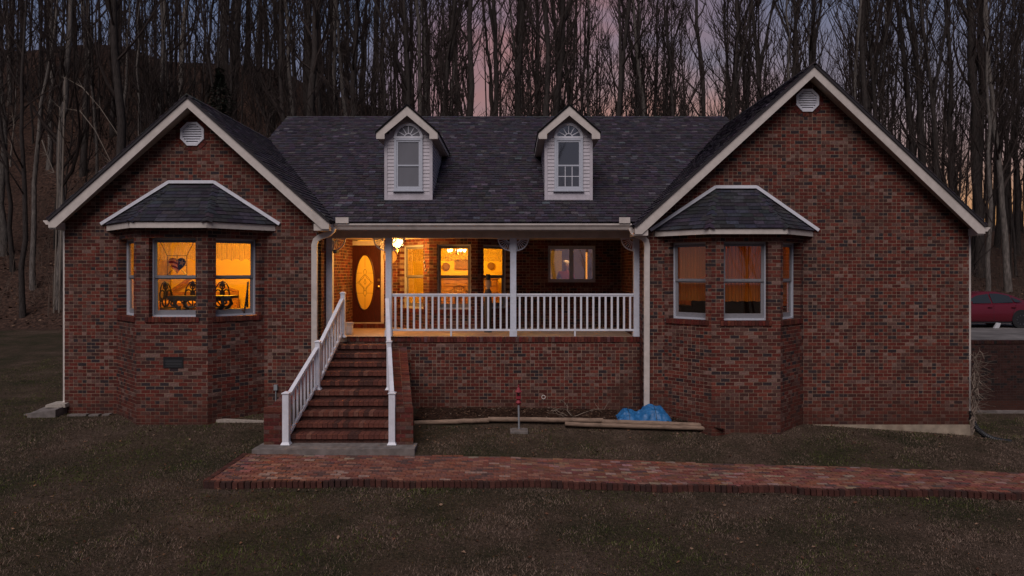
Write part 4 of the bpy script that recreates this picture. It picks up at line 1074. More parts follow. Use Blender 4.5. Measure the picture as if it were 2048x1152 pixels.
m = MB(); m.lathe([(.58, .70), (.6, .72), (.58, .745)], (0, 0, 0), 28); m.build('tabletop', M_WOOD, t, local=True); m = MB(); m.lathe([(.3, 0), (.08, .08), (.06, .4), (.1, .7)], (0, 0, 0), 12); m.build('pedestal', M_WOOD, t, local=True)
# wall plates and picture
M_PLATE = mat('patterned_plate', (.22, .11, .05), .4, var=.5, scale=22)
def disc_on_wall(name, label, cat, px, py, rpx, Y, m1, group=None):
    c = sc_(px, py, Y); r = rpx * (CD + Y) / FPX; o = MB(); o.lathe([(r, 0), (r, -.01), (r * .8, -.03), (r * .75, -.018), (.001, -.015)], c, 24, 'Y'); x = o.build(name, m1); tag(x, label, cat, group)
disc_on_wall('wall_plate', 'round patterned plate on the wall left in the middle porch window', 'plate', 892, 533, 8, 7.15, M_PLATE, 'decorative wall plates')
disc_on_wall('wall_plate', 'round dark-rimmed plate seen in the porch window by the third post', 'plate', 982, 532, 7.5, 7.15, M_PLATE, 'decorative wall plates')
t = thing('framed_picture', 'wide framed picture on the dining room wall behind the chandelier', 'picture', sc_(925, 529, 7.15))
a, b_ = sc_(909, 537, 7.14), sc_(938, 519, 7.14); m = MB(); m.box(a.x, b_.x, 7.12, 7.15, a.z, b_.z); m.build('canvas', M_PLATE, t)
m = MB(); F = Frame((a.x, 7.12), (b_.x, 7.12)); ring(F, m, 0, F.L, a.z, b_.z, .035, 0, .03); m.build('frame', M_WOOD, t)
# chandelier
cc = sc_(913, 503, 5.2); t = thing('chandelier', 'brass chandelier with glowing glass shades in the middle porch window', 'chandelier', cc)
m = MB(); m.lathe([(.02, -.1), (.05, -.05), (.02, 0), (.015, .45)], cc, 10); m.build('stem', M_BRASS, t)
M_BULB = emis('lit_shade', (1, .62, .25), 9)
for k in range(5):
    w = k * 2 * math.pi / 5 + .3; d = Vector((math.cos(w), math.sin(w), 0)); m = MB(); m.tube([cc + Vector((0, 0, -.03)), cc + d * .12 + Vector((0, 0, -.09)), cc + d * .25 + Vector((0, 0, -.02))], .01, 5); ar = m.build('arm', M_BRASS, t)
    m = MB(); m.lathe([(.02, 0), (.045, .03), (.06, .08), (.05, .09)], cc + d * .25 + Vector((0, 0, -.02)), 10); m.build('shade', M_BULB, ar, smooth=True)

# kitchen: person at the window, strip lamp
def person():
    t = thing('person', 'white-haired person in a dark red top standing behind the small porch window', 'person', (1.58, 4.5, RZF), 0)
    V = {}; vs, es, rs = [], [], []
    def add(n, p, r, par=None):
        V[n] = len(vs); vs.append(p); rs.append(r)
        if par: es.append((V[par], V[n]))
    add('pelvis', (0, 0, .95), .15); add('waist', (0, 0, 1.08), .135, 'pelvis'); add('chest', (0, 0, 1.28), .16, 'waist'); add('neck0', (0, 0, 1.44), .07, 'chest'); add('neck', (0, -.01, 1.50), .052, 'neck0')
    add('jaw', (0, -.02, 1.56), .072, 'neck'); add('head', (0, -.01, 1.64), .092, 'jaw'); add('crown', (0, .005, 1.71), .065, 'head')
    for s, n in ((-1, 'l'), (1, 'r')):
        add('sh' + n, (s * .19, 0, 1.40), .065, 'chest'); add('el' + n, (s * .25, .02, 1.12), .045, 'sh' + n); add('wr' + n, (s * .22, -.18, 1.0), .03, 'el' + n); add('ha' + n, (s * .2, -.26, 1.0), .035, 'wr' + n)
        add('hip' + n, (s * .1, 0, .88), .1, 'pelvis'); add('kn' + n, (s * .11, 0, .5), .062, 'hip' + n); add('an' + n, (s * .11, .02, .09), .042, 'kn' + n); add('to' + n, (s * .12, -.14, .03), .035, 'an' + n)
        for k in range(4): add('f%s%d' % (n, k), (s * .2 + (k - 1.5) * .02, -.34 + abs(k - 1.5) * .008, .985), .009, 'ha' + n)
        add('t' + n, (s * .17 - s * .03, -.29, 1.01), .011, 'ha' + n)
    me = bpy.data.meshes.new('body'); me.from_pydata(vs, es, []); o = bpy.data.objects.new('body', me); link(o, t, local=True)
    sk = o.modifiers.new('s', 'SKIN'); 
    for i, r in enumerate(rs): me.skin_vertices[0].data[i].radius = (r, r)
    me.skin_vertices[0].data[0].use_root = True
    ss = o.modifiers.new('u', 'SUBSURF'); ss.levels = ss.render_levels = 2
    mk = bpy.data.materials.new('skin_and_red_top'); mk.use_nodes = True; q = mk.node_tree; tcx = N(q, 'ShaderNodeTexCoord'); sx = N(q, 'ShaderNodeSeparateXYZ'); q.links.new(tcx.outputs['Object'], sx.inputs[0])
    rr = N(q, 'ShaderNodeValToRGB'); rr.color_ramp.interpolation = 'CONSTANT'; e = rr.color_ramp.elements; e[0].position = 0; e[0].color = (.02, .02, .03, 1); e[1].position = .485; e[1].color = (.24, .018, .016, 1); e2 = e.new(.745); e2.color = (.42, .22, .15, 1)
    dv = N(q, 'ShaderNodeMath', operation='DIVIDE'); dv.inputs[1].default_value = 2; q.links.new(sx.outputs['Z'], dv.inputs[0]); q.links.new(dv.outputs[0], rr.inputs[0]); q.links.new(rr.outputs[0], q.nodes['Principled BSDF'].inputs['Base Color']); me.materials.append(mk)
    m = MB(); m.lathe([(.085, 1.655), (.104, 1.68), (.098, 1.73), (.07, 1.765), (.01, 1.775)], (0, .012, 0), 14); m.build('hair', mat('white_hair', (.7, .62, .55), .8), t, local=True, smooth=True)
    mf = mat('face_features', (.03, .02, .02), .5)
    for s in (-1, 1):
        m = MB(); m.lathe([(.001, -.008), (.01, -.004), (.01, .004)], (s * .033, -.098, 1.645), 8, 'Y'); m.build('eye', mf, t, local=True)
        m = MB(); m.lathe([(.001, -.012), (.014, 0), (.001, .012)], (s * .094, 0, 1.63), 8, 'X'); m.build('ear', mk, t, local=True)
    m = MB(); m.prism([(-.012, -.095, 1.605), (.012, -.095, 1.605), (0, -.095, 1.645)], (0, -.03, 0)); m.build('nose', mk, t, local=True)
    m = MB(); m.box(-.022, .022, -.096, -.088, 1.575, 1.58); m.build('mouth', mf, t, local=True)
person()
p = sc_(1173, 532, 5.6); m = MB(); m.box(p.x - .025, p.x + .025, 5.6, 5.64, p.z - .45, p.z + .42); o = m.build('strip_lamp', emis('amber_strip', (1, .42, .08), .6)); tag(o, 'thin upright amber lamp glowing in the right pane of the small porch window', 'lamp')

# ------------------------------------------------------------------ things on the porch
lp = sc_(796, 485, 2.2)
t = thing('porch_light', 'glowing glass porch light with brass fittings under the ceiling beside the door', 'lamp', lp)
m = MB(); m.lathe([(.02, 4.6 - lp.z), (.07, 4.59 - lp.z), (.06, 4.56 - lp.z), (.012, 4.54 - lp.z), (.012, .12)], lp, 12); m.build('ceiling_mount', M_BRASS, t)
m = MB(); m.lathe([(.05, .13), (.12, .06), (.145, -.02), (.13, -.08), (.07, -.12), (.02, -.13)], lp, 18); m.build('glass_shade', emis('lit_glass_shade', (1, .62, .22), 6), t, smooth=True)
m = MB(); m.lathe([(.03, -.13), (.055, -.16), (.03, -.20), (.012, -.25)], lp, 12); m.build('finial', M_BRASS, t)
l = bpy.data.lights.new('porch_lamp', 'POINT'); l.energy = 100; l.color = (1.0, .44, .08); l.shadow_soft_size = .14; o = bpy.data.objects.new('porch_lamp', l); COL.objects.link(o); o.location = lp + Vector((-.05, -.0, -.32))
disc_on_wall('round_plaque', 'round tan plaque on the brick between door and first porch window', 'plaque', 780, 514, 13.5, WALLY - .02, mat('plaque_tan', (.42, .28, .16), .6, var=.2))
p = sc_(672, 503, .66); t = thing('security_camera', 'small black security camera on the leftmost porch post', 'camera', p)
m = MB(); m.obox(p, (.05, -.02, .0), (.02, .045, 0), (0, .01, .04)); m.build('camera_body', M_BLACK, t); m = MB(); m.tube([p, p + Vector((-.06, .06, .0))], .015, 6); m.build('bracket', M_BLACK, t); m = MB(); m.lathe([(.02, -.06), (.022, -.04)], p, 10, 'Y'); m.build('lens', M_GLASSR, t)
p = sc_(849, 520, 2.3); t = thing('wind_chime', 'small hanging metal wind chime in front of the first porch window', 'wind chime', (p.x, p.y, 4.0))
m = MB(); m.tube([(p.x, p.y, 4.6), (p.x, p.y, p.z)], .004, 4); m.build('cord', M_GALV, t)
for k in range(3): q = p + Vector((.015 * (k - 1) + .01, 0, -.05 - .11 * k)); m = MB(); m.lathe([(.012, .05), (.026, .0), (.012, -.05)], q, 8); m.build('bell', M_GALV, t)
p = sc_(697, 672, 1.2); p.z = ZF; t = thing('stone_planter', 'small pale stone pot left of the front door', 'planter', p)
m = MB(); m.lathe([(.10, 0), (.115, .04), (.115, .22), (.13, .26), (.14, .30), (.12, .30), (.11, .26)], (0, 0, 0), 18); m.build('pot', M_TRIM, t, local=True)
# wooden welcome figure by the third post
p = Vector((X(976, 1.9), 1.9, ZF)); t = thing('wooden_figure', 'slim painted wooden figure with dark hat and red mitten standing on the porch', 'figurine', p)
hh = Z(548, 1.9) - ZF; M_TAN = mat('tan_paint', (.45, .27, .15), .7); M_DK = mat('charcoal_paint', (.035, .03, .03), .7)
m = MB(); m.lathe([(.10, 0), (.10, .05), (.06, .06), (.085, .3), (.10, .7), (.09, hh - .45), (.05, hh - .38)], (0, 0, 0), 14); m.build('body', M_DK, t, local=True)
m = MB(); m.lathe([(.04, hh - .40), (.075, hh - .32), (.08, hh - .22), (.06, hh - .14)], (0, 0, 0), 14); m.build('head', M_TAN, t, local=True, smooth=True)
m = MB(); m.lathe([(.09, hh - .14), (.09, hh - .125), (.06, hh - .12), (.055, hh)], (0, 0, 0), 14); m.build('hat', M_DK, t, local=True)
m = MB(); m.tube([(.07, 0, hh - .5), (.16, -.02, hh - .6), (.17, -.03, hh - .48)], .025, 6); m.build('arm', M_RED, t, local=True)

# ------------------------------------------------------------------ stairs
STY0, STY1, NST = -2.2, .62, 11
SZ0 = .31; RISE = (ZF - SZ0) / NST; RUN = (STY1 - STY0) / (NST - 1) * .985
def sxl(y): return np.interp(y, [-2.3, .6], [-4.46, -3.99])
def sxr(y): return np.interp(y, [-2.3, .6], [-2.36, -2.98])
STAIR = thing('brick_staircase', 'flared red brick staircase climbing from the slab to the porch', 'staircase', (-3.4, -.8, .3))
core = MB(); STP = [((.130, .044, .031), 30), ((.105, .036, .027), 25), ((.155, .066, .048), 14), ((.065, .028, .023), 14)]
for k in range(NST - 1):
    yf = STY0 + k * RUN; zt = SZ0 + (k + 1) * RISE; xl, xr = float(sxl(yf)) - .06, float(sxr(yf)) + .06
    core.box(xl, xr, yf + .055, STY1 + .1, zt - RISE - (.2 if k == 0 else 0), zt - .085)
    n = round((xr - xl) / .104); st = (xr - xl) / n
    for i in range(n):
        ci = pick(STP); col = STP[ci][0]
        o = piece('brick', ('brick', 'tread', ci), st - .008 if False else .096, RUN + .05, .088, col, M_BRICK, STAIR, Matrix.Translation((xl + i * st, yf + U(-.006, .004), zt - .088 + U(-.002, .002))))
        o.scale.x = (st - .007) / .096
core.build('stair_core', mat('stair_mortar', (.08, .034, .026), .95, var=.4, scale=8), STAIR)
ch = MB(); ck = MB()
for (xi0, xo0, xi1, xo1) in ((-2.30, -1.95, -2.86, -2.49), (-4.50, -4.90, -4.06, -4.42)):
    y0, y1 = STY0 - .08, .5; yb_ = STY0 + .25; zl, zh = 1.03, 1.93
    def xx(y, a, b_): return a + (b_ - a) * (y - y0) / (y1 - y0)
    def loop(y, z0, z1): return [Vector((xx(y, xi0, xi1), y, z0)), Vector((xx(y, xo0, xo1), y, z0)), Vector((xx(y, xo0, xo1), y, z1)), Vector((xx(y, xi0, xi1), y, z1))]
    L_ = [loop(y0, .1, zl - .02), loop(yb_, .1, zl - .02), loop(y1, .1, zh - .02)]
    for a, b_ in zip(L_, L_[1:]):
        ck.hexa(a + b_ if xo0 > xi0 else [a[1], a[0], a[3], a[2], b_[1], b_[0], b_[3], b_[2]])
    # front face bricks
    a = Vector((min(xi0, xo0), y0, 0)); F = Frame((a.x, y0), (max(xi0, xo0), y0)); k = 0
    while .28 + k * CH < zl - .09:
        w = F.L; off = (k % 2) * BL / 2; j = -1
        while off + j * BL < w:
            ua, ub = max(0, off + j * BL + .005), min(w, off + (j + 1) * BL - .005); j += 1
            if ub - ua > .02: F.box(ch, ua, ub, -.02, .008, .28 + k * CH + .005, min(zl - .096, .28 + (k + 1) * CH - .005), tuple(c * U(.75, 1) for c in M_BRKPAL[pick(M_BRKPAL[:4])][0]))
        k += 1
    # top bricks (rows across the cheek)
    n = 31; prev = None
    for i in range(n):
        ya, yb2 = y0 - (.012 if i == 0 else 0) + (y1 - y0) * i / n, y0 + (y1 - y0) * (i + 1) / n - .009
        def zz(y): return zl if y < yb_ else zl + (zh - zl) * (y - yb_) / (y1 - yb_)
        segs = 2; 
        for s in range(segs):
            f0, f1 = s / segs + .01, (s + 1) / segs - .01
            P4 = []
            for y in (ya, yb2):
                a_, b2 = xx(y, xi0, xi1), xx(y, xo0, xo1); x0, x1 = a_ + (b2 - a_) * f0, a_ + (b2 - a_) * f1
                if x0 > x1: x0, x1 = x1, x0
                P4.append((x0 + (-.01 if s == 0 and x0 < 0 else 0), x1, y, zz(y)))
            (a0, a1, y_, z_), (b0, b1, y2, z2) = P4; jz = U(-.004, .004)
            ch.hexa([(a0, y_, z_ - .09), (a1, y_, z_ - .09), (b1, y2, z2 - .09), (b0, y2, z2 - .09), (a0, y_, z_ + jz), (a1, y_, z_ + jz), (b1, y2, z2 + jz), (b0, y2, z2 + jz)], tuple(c * U(.75, 1.05) for c in M_BRKPAL[pick(M_BRKPAL[:4])][0]))
ck.build('cheek_wall', M_MORTAR, STAIR); ch.build('cheek_bricks', M_BRICK, STAIR, kind='stuff')
def stair_rail(fx, label, top_post=True):
    t = thing('stair_railing', label, 'railing', (fx(-2.3), -2.3, SZ0), group='white stair railings')
    ys_ = [-2.28, -.85, .52]; hts = 1.0
    zs_ = [SZ0, SZ0 + RISE * (math.floor((-.85 - STY0) / RUN) + 1), ZF]
    for i in range(3):
        if i == 2 and not top_post: continue
        x, y, z = fx(ys_[i]), ys_[i], zs_[i]; w = .062 if i == 0 else .05; h = 1.0 if i == 0 else 1.03
        m = MB(); m.box(x - w, x + w, y - w, y + w, z, z + h); p = m.build('post', M_WHITE, t)
        m = MB(); m.hexa([(x - w - .03, y - w - .03, z), (x + w + .03, y - w - .03, z), (x + w + .03, y + w + .03, z), (x - w - .03, y + w + .03, z), (x - w - .004, y - w - .004, z + .05), (x + w + .004, y - w - .004, z + .05), (x + w + .004, y + w + .004, z + .05), (x - w - .004, y + w + .004, z + .05)]); m.build('post_skirt', M_WHITE, p)
        m = MB(); c = w + .014; m.box(x - c, x + c, y - c, y + c, z + h, z + h + .018); m.hexa([(x - c, y - c, z + h + .018), (x + c, y - c, z + h + .018), (x + c, y + c, z + h + .018), (x - c, y + c, z + h + .018), (x - .02, y - .02, z + h + .045), (x + .02, y - .02, z + h + .045), (x + .02, y + .02, z + h + .045), (x - .02, y + .02, z + h + .045)]); m.build('post_cap', M_WHITE, p)
    for i in range(2):
        ya, yb_ = ys_[i] + .06, ys_[i + 1] - .05
        slope = (ZF - SZ0) / (STY1 - STY0 - .0)
        zt0, zt1 = zs_[i] + .93, zs_[i + 1] + .93 - .03; zb0, zb1 = zt0 - .80 + .02, zt1 - .80
        a, b_ = Vector((fx(ya), ya, zt0)), Vector((fx(yb_), yb_, zt1))
        m = MB(); m.bar(a, b_, .085, .05); m.bar(a - Vector((0, 0, .045)), b_ - Vector((0, 0, .045)), .05, .04); m.build('handrail', M_WHITE, t)
        c, d = Vector((fx(ya), ya, zb0)), Vector((fx(yb_), yb_, zb1)); m = MB(); m.bar(c, d, .05, .06); m.build('bottom_rail', M_WHITE, t)
        for k in range(8):
            f = (k + .6) / 8.2; q0, q1 = c.lerp(d, f), a.lerp(b_, f); m = MB(); m.box(q0.x - .019, q0.x + .019, q0.y - .019, q0.y + .019, q0.z, q1.z - .05); m.build('baluster', M_WHITE, t)
stair_rail(lambda y: float(sxl(y)), 'white vinyl railing up the left side of the brick stairs')
stair_rail(lambda y: float(sxr(y)), 'white vinyl railing up the right side of the brick stairs', False)
# slab at the foot
m = MB(); xl, xr = X(505, -2.6), X(829, -2.6)
m.hexa([(xl, -2.64, .1), (xr, -2.60, .1), (xr, -2.15, .1), (xl + .05, -2.15, .1), (xl, -2.64, .295), (xr, -2.60, .295), (xr, -2.15, .306), (xl + .05, -2.15, .306)])
o = m.build('landing_slab', M_CONC); tag(o, 'grey weathered concrete slab at the foot of the brick stairs', 'slab')

# ------------------------------------------------------------------ brick walkway
WALK = MB()
xs2 = np.arange(-5.12, 30, .25)
for a, b_ in zip(xs2[:-1], xs2[1:]):
    za, zb_ = float(lerp_t(a, T_WALK)), float(lerp_t(b_, T_WALK)); fa, fb = float(walk_front(a)) + .05, float(walk_front(b_)) + .05; ba, bb = float(lerp_t(a, T_WB)), float(lerp_t(b_, T_WB))
    WALK.hexa([(a, fa, za - .13), (b_, fb, zb_ - .13), (b_, bb, zb_ - .13), (a, ba, za - .13), (a, fa, za - .012), (b_, fb, zb_ - .012), (b_, bb, zb_ - .012), (a, ba, za - .012)])
WK = WALK.build('brick_walkway', mat('sand_joints', (.10, .06, .045), .95, var=.3), M=Matrix()); tag(WK, None, kind='structure')
pv = MB(); cand = []
yw = .093
for r in range(24):
    off = (r % 2) * .1; x = -5.1 + off
    if off: x -= .2
    while x < 27:
        x0, x1 = max(x, -5.1), x + .190; xm = (x0 + x1) / 2; y = float(walk_front(xm)) * 0 + float(lerp_t(xm, T_WF)) + .06 + r * (yw + .011)
        if float(walk_front(xm)) + .05 < y + .03 and y + yw < float(lerp_t(xm, T_WB)) + .04 and x1 - x0 > .05: cand.append((x0, x1, y))
        x += .203
cand_v = [c for c in cand if abs(c[0]) < 1.0 * (CD + c[2]) * .74]
cand_v.sort(key=lambda c: abs(c[0] + 1.8) + 2.0 * (c[2] + 4.4)); ind = set(cand_v[:300])
for c in cand:
    x0, x1, y = c; z = float(lerp_t((x0 + x1) / 2, T_WALK)); ci = pick(PAVPAL); dz = U(-.006, .005); ry = U(-.02, .02)
    slope = (float(lerp_t(x1 + .1, T_WALK)) - float(lerp_t(x0 - .1, T_WALK))) / (x1 - x0 + .2)
    Mx = Matrix.Translation((x0, y + U(-.004, .004), z - .055 + dz)) @ Matrix.Rotation(U(-.02, .02), 4, 'Z') @ Matrix.Rotation(-math.atan(slope) + ry * .5, 4, 'Y')
    if c in ind and x1 - x0 > .185: piece('brick', ('brick', 'pave', ci), .190, yw, .055, PAVPAL[ci][0], M_BRICK, WK, Mx)
    else:
        n = len(pv.v); pv.box(0, x1 - x0, 0, yw, 0, .055, tuple(q * U(.85, 1.15) for q in PAVPAL[ci][0])); pv.v[n:] = [tuple(Mx @ Vector(v)) for v in pv.v[n:]]
pv.build('paving_bricks', M_BRICK, WK, kind='stuff')
# upright edging bricks
eb = MB(); x = -5.12; cnt = 0
EDPAL = [((.065, .024, .019), 30), ((.09, .034, .026), 20), ((.045, .022, .019), 16)]
while x < 27:
    y = float(walk_front(x + .04)); z = float(lerp_t(x, T_WALK)); ci = pick(EDPAL); w = .088
    Mx = Matrix.Translation((x, y - .055 + U(-.006, .006), z - .165 + U(-.008, .008))) @ Matrix.Rotation(U(-.03, .03), 4, 'Y') @ Matrix.Rotation(U(-.04, .04), 4, 'Z')
    if x < 9.3 and cnt < 175: piece('edging_brick', ('edging_brick', ci), w - .004 - .003 * R() * 0, .10, .172, EDPAL[ci][0], M_BRICK, WK, Mx); cnt += 1
    else:
        n = len(eb.v); eb.box(0, w - .005, 0, .1, 0, .17, EDPAL[ci][0]); eb.v[n:] = [tuple(Mx @ Vector(v)) for v in eb.v[n:]]
    x += w + U(.004, .012)
for i in range(20):
    y = -4.4 + i * .088; ci = pick(EDPAL); piece('edging_brick', ('edging_brick_side', ci), .10, .084, .172, EDPAL[ci][0], M_BRICK, WK, Matrix.Translation((-5.17 + U(-.005, .005), y, .05 + U(-.005, .005))))
eb.build('far_edging', M_BRICK, WK, kind='stuff')

# ------------------------------------------------------------------ garden bed, timbers, tarp, lantern
random.seed(77)
xs3 = np.linspace(X(828, -.45), 4.6, 60); vb, fb_ = [], []
mbd = MB()
BEDZ = .43
for a, b_ in zip(xs3[:-1], xs3[1:]):
    def ry_(x): return .61 if x < RX0 - .02 else (-.01 if x < RB[0][0] else -.01 - (x - RB[0][0]) * .97)
    for j in range(10):
        def pt(x, f):
            y = -.55 + (ry_(x) + .55) * f; return (x, y, max(gz(x, max(y, -.5)), gz(x, y)) + .012 + .02 * f + .03 * noise.noise(Vector((x * 4, y * 4, 0))))
        mbd.face([pt(a, j / 10), pt(b_, j / 10), pt(b_, (j + 1) / 10), pt(a, (j + 1) / 10)])
o = mbd.build('mulch_bed', M_MULCH, M=Matrix(), smooth=True); tag(o, None, kind='structure')
ch_ = MB()
for i in range(3500):
    x = U(xs3[0], 4.5); f = R(); y = -.52 + (ry_(x) + .5) * f if ry_(x) > -.5 else -.5; z = gz(x, max(y, -.5)) + .02 + .02 * f
    a = U(0, 3.14); l_ = U(.01, .035); d = Vector((math.cos(a) * l_, math.sin(a) * l_, U(-.01, .01))); e = Vector((-math.sin(a), math.cos(a), U(-.5, .5))) * U(.004, .012); c = Vector((x, y, z + U(0, .02)))
    k = U(.5, 1.6); col = random.choice([(.05, .026, .017), (.03, .018, .013), (.09, .055, .035), (.15, .11, .085) if R() < .25 else (.04, .02, .015)]); ch_.face([c - d - e, c + d - e, c + d + e, c - d + e], tuple(q * k for q in col))
o = ch_.build('mulch_chips', mat('chips', tint=True, rough=.95, spec=.1), M=Matrix()); tag(o, None, kind='stuff')
def log(px0, py0, px1, py1, y, label, r=.052):
    a, b_ = Vector((X(px0, y), y, Z(py0, y))), Vector((X(px1, y), y, Z(py1, y))); m = MB(); k = 9
    m.tube([a.lerp(b_, i / k) + Vector((0, U(-.006, .006), U(-.005, .005))) for i in range(k + 1)], r, 12, ref=(0, 1, 0)); o = m.build('landscape_timber', M_LOG, smooth=False); tag(o, label, 'timber', 'round timbers edging the mulch bed')
log(829, 846, 978, 840.5, -.62, 'weathered round timber edging the bed, the one touching the stairs')
log(976, 838.5, 1206, 841, -.62, 'weathered round timber in the middle of the bed edging behind the red lantern')
log(1203, 843, 1424, 851, -.64, 'upper weathered round timber in front of the blue tarp')
log(1130, 848, 1426, 857.5, -.70, 'lower weathered round timber below the one by the blue tarp', .047)
m = MB(); a, b_ = Vector((X(412, -.72), -.72, Z(841, -.72))), Vector((X(529, -.72), -.72, Z(846, -.72))); m.obox((a + b_) / 2, (b_ - a) / 2, (0, .07, 0), (0, 0, .045)); o = m.build('concrete_curb', mat('pale_stone', (.32, .27, .23), .9, var=.25)); tag(o, 'pale straight kerb stone between the left bay and the stairs', 'kerb')
# blue tarp heap
m = MB(); nx_, ny_ = 60, 28; x0, x1 = X(1228, -.1), X(1342, -.1)
def tz(u, v):
    h = .25 * math.exp(-((u - .16) / .20) ** 2) + .34 * math.exp(-((u - .60) / .17) ** 2) + .26 * math.exp(-((u - .86) / .16) ** 2) - .02 * math.exp(-((u - .38) / .05) ** 2)
    e = min(1, 6 * u, 6 * (1 - u)) * min(1, 5 * v + .15, 3 * (1.15 - v)); q = Vector((u * 7, v * 4, 3))
    h = h * .55 + .10
    return .36 + h * max(0, e) * (.35 + .65 * math.sin(min(1, v * 1.1) * math.pi * .62)) + .035 * noise.noise(q * 1.3) + .05 * abs(noise.noise(q * .8 + Vector((4, 0, 0)))) + .015 * noise.noise(q * 3)
G_ = [[(x0 + (x1 - x0) * (i / nx_) + .04 * noise.noise(Vector((i * .2, j * .3, 1))), -.52 + .56 * j / ny_ + .05 * noise.noise(Vector((i * .15, j * .1, 9))), tz(i / nx_, j / ny_)) for i in range(nx_ + 1)] for j in range(ny_ + 1)]
b0 = len(m.v); m.v += [p for r_ in G_ for p in r_]
for j in range(ny_):
    for i in range(nx_): q = j * (nx_ + 1) + i; m.f.append((q, q + 1, q + nx_ + 2, q + nx_ + 1)); m.c.append(None)
t = thing('blue_tarp', 'crumpled bright blue tarp heaped at the foot of the right downspout', 'tarp', ((x0 + x1) / 2, -.2, .35))
o = m.build('tarp_sheet', M_TARP, t, smooth=False)
m = MB()
for u in (.22, .68): m.tube([(x0 + (x1 - x0) * u + .01, -.52 + .56 * v - .004, tz(u, v) + .008) for v in [k / 12 for k in range(12)]], .006, 4)
m.build('tie_cord', M_BLACK, t)
m = MB(); m.tube([(x0 + .35, -.53, .375), (x0 + .48, -.55, .38)], .022, 8); o = m.build('white_tube', M_WHITE); tag(o, 'short white tube lying against the edge of the blue tarp', 'tube')
# red lantern on a pole
ly = -.95; lx = X(1038, ly); lz = gz(lx, ly); T_ = lambda py: Z(py, ly)
t = thing('lantern_post', 'faded red metal lantern on a grey pole in a concrete block', 'lantern', (lx, ly, lz))
m = MB(); zb_ = T_(869); m.box(lx - .15, lx + .15, ly - .14, ly + .12, lz - .04, T_(858) + .0); m.build('block_base', M_CONC, t); m = MB(); m.box(lx - .19, lx + .19, ly - .2, ly + .15, lz - .03, lz + .03); m.build('paving_stone', M_CONC, t)
m = MB(); m.tube([(lx, ly, T_(858)), (lx - .01, ly, T_(806))], .021, 8); m.build('pole', M_GALV, t)
m = MB(); c = Vector((lx - .01, ly, 0)); m.lathe([(.018, T_(810)), (.045, T_(808)), (.065, T_(805)), (.03, T_(800))], c, 8); m.lathe([(.03, T_(800)), (.05, T_(797)), (.055, T_(794)), (.02, T_(792))], c, 8); m.build('lower_tier', M_RED, t)
m = MB()
for k in range(4):
    w = math.pi / 4 + k * math.pi / 2; m.tube([c + Vector((.05 * math.cos(w), .05 * math.sin(w), T_(794))), c + Vector((.055 * math.cos(w), .055 * math.sin(w), T_(783)))], .009, 5)
m.box(c.x - .05, c.x + .05, ly - .05, ly + .05, T_(797), T_(793)); m.build('lantern_cage', M_RED, t)
m = MB(); m.lathe([(.085, T_(783.5)), (.06, T_(781)), (.03, T_(777)), (.012, T_(774)), (.014, T_(772)), (.004, T_(769))], c, 8); m.build('lantern_roof', M_RED, t)
m = MB(); m.lathe([(.03, T_(792)), (.03, T_(785))], c, 10); m.build('lantern_glass', M_DARKG, t)

# pipe end in the porch wall, meter box, crawl vent, utility meter, splash block
p = Vector((X(1087, PWY), PWY, Z(794, PWY))); m = MB(); m.lathe([(.05, .02), (.05, -.02), (.035, -.02), (.035, .01)], p, 16, 'Y'); o = m.build('drain_pipe_end', M_TRIM, M=Matrix()); tag(o, 'round open pipe end low in the brick porch wall', 'pipe')
t = thing('outlet_box', 'small grey outdoor outlet box on the wall left of the stairs', 'outlet box', (X(552.5, 0), 0, Z(781, 0))); m = MB(); m.box(X(549, 0), X(556, 0), -.06, 0, Z(780, 0), Z(769, 0)); m.build('cover', M_PVC, t); m = MB(); m.tube([(X(552.5, 0), -.03, Z(780, 0)), (X(552.5, 0), -.03, .5)], .012, 6); m.build('conduit', M_PVC, t)
FB = Frame(LB[1], LB[2]); s_ = FPX / (CD - .92); vx0, vx1 = (327 - 1024) / s_, (367 - 1024) / s_
t = thing('crawlspace_vent', 'dark louvred crawlspace vent low in the left bay', 'vent', ((vx0 + vx1) / 2, -.92, Z(736, -.92))); m = MB(); F = Frame((vx0, -.92), (vx1, -.92)); z0, z1 = Z(736, -.92), Z(714, -.92); ring(F, m, 0, F.L, z0, z1, .035, -.02, .012); m.build('frame', M_BLACK, t)
m = MB(); F.box(m, .035, F.L - .035, -.01, .004, z0 + .035, z1 - .035); m.build('mesh_panel', M_PVC.copy() if False else mat('vent_mesh', (.05, .05, .055), .6), t)
for k in range(5): m = MB(); z = z0 + .045 + k * (z1 - z0 - .07) / 5; m.obox(F.p(F.L / 2, .008, z + .01), F.d * (F.L / 2 - .036), F.n * .008 + Vector((0, 0, .006)), Vector((0, 0, .002))); m.build('louvre', M_BLACK, t)
t = thing('utility_meter', 'pale round-fronted utility meter on the left side wall', 'meter', (LX0 - .02, .6, 1.9)); m = MB(); m.lathe([(.26, 0), (.25, -.04), (.18, -.08), (.05, -.10)], (LX0, .7, Z(667, .6)), 20, 'X'); m.build('dish', M_SIDING, t, smooth=True)
t = thing('splash_block', 'stacked pale concrete splash block under the left corner downspout', 'splash block', (X(100, -.1), -.1, .45))
def zq(px, py, y=-.15): return (X(px, y), Z(py, y))
m = MB(); xa, za = zq(72, 826); xb, zb_ = zq(126, 817); m.hexa([(xa, -.45, za - .05), (xb, -.42, za - .05), (xb, .1, za - .03), (xa + .1, .1, za - .03), (xa, -.45, za + .03), (xb, -.42, zb_ + .02), (xb, .1, zb_ + .06), (xa + .1, .1, zb_ + .02)]); m.build('lower_block', M_CONC, t)
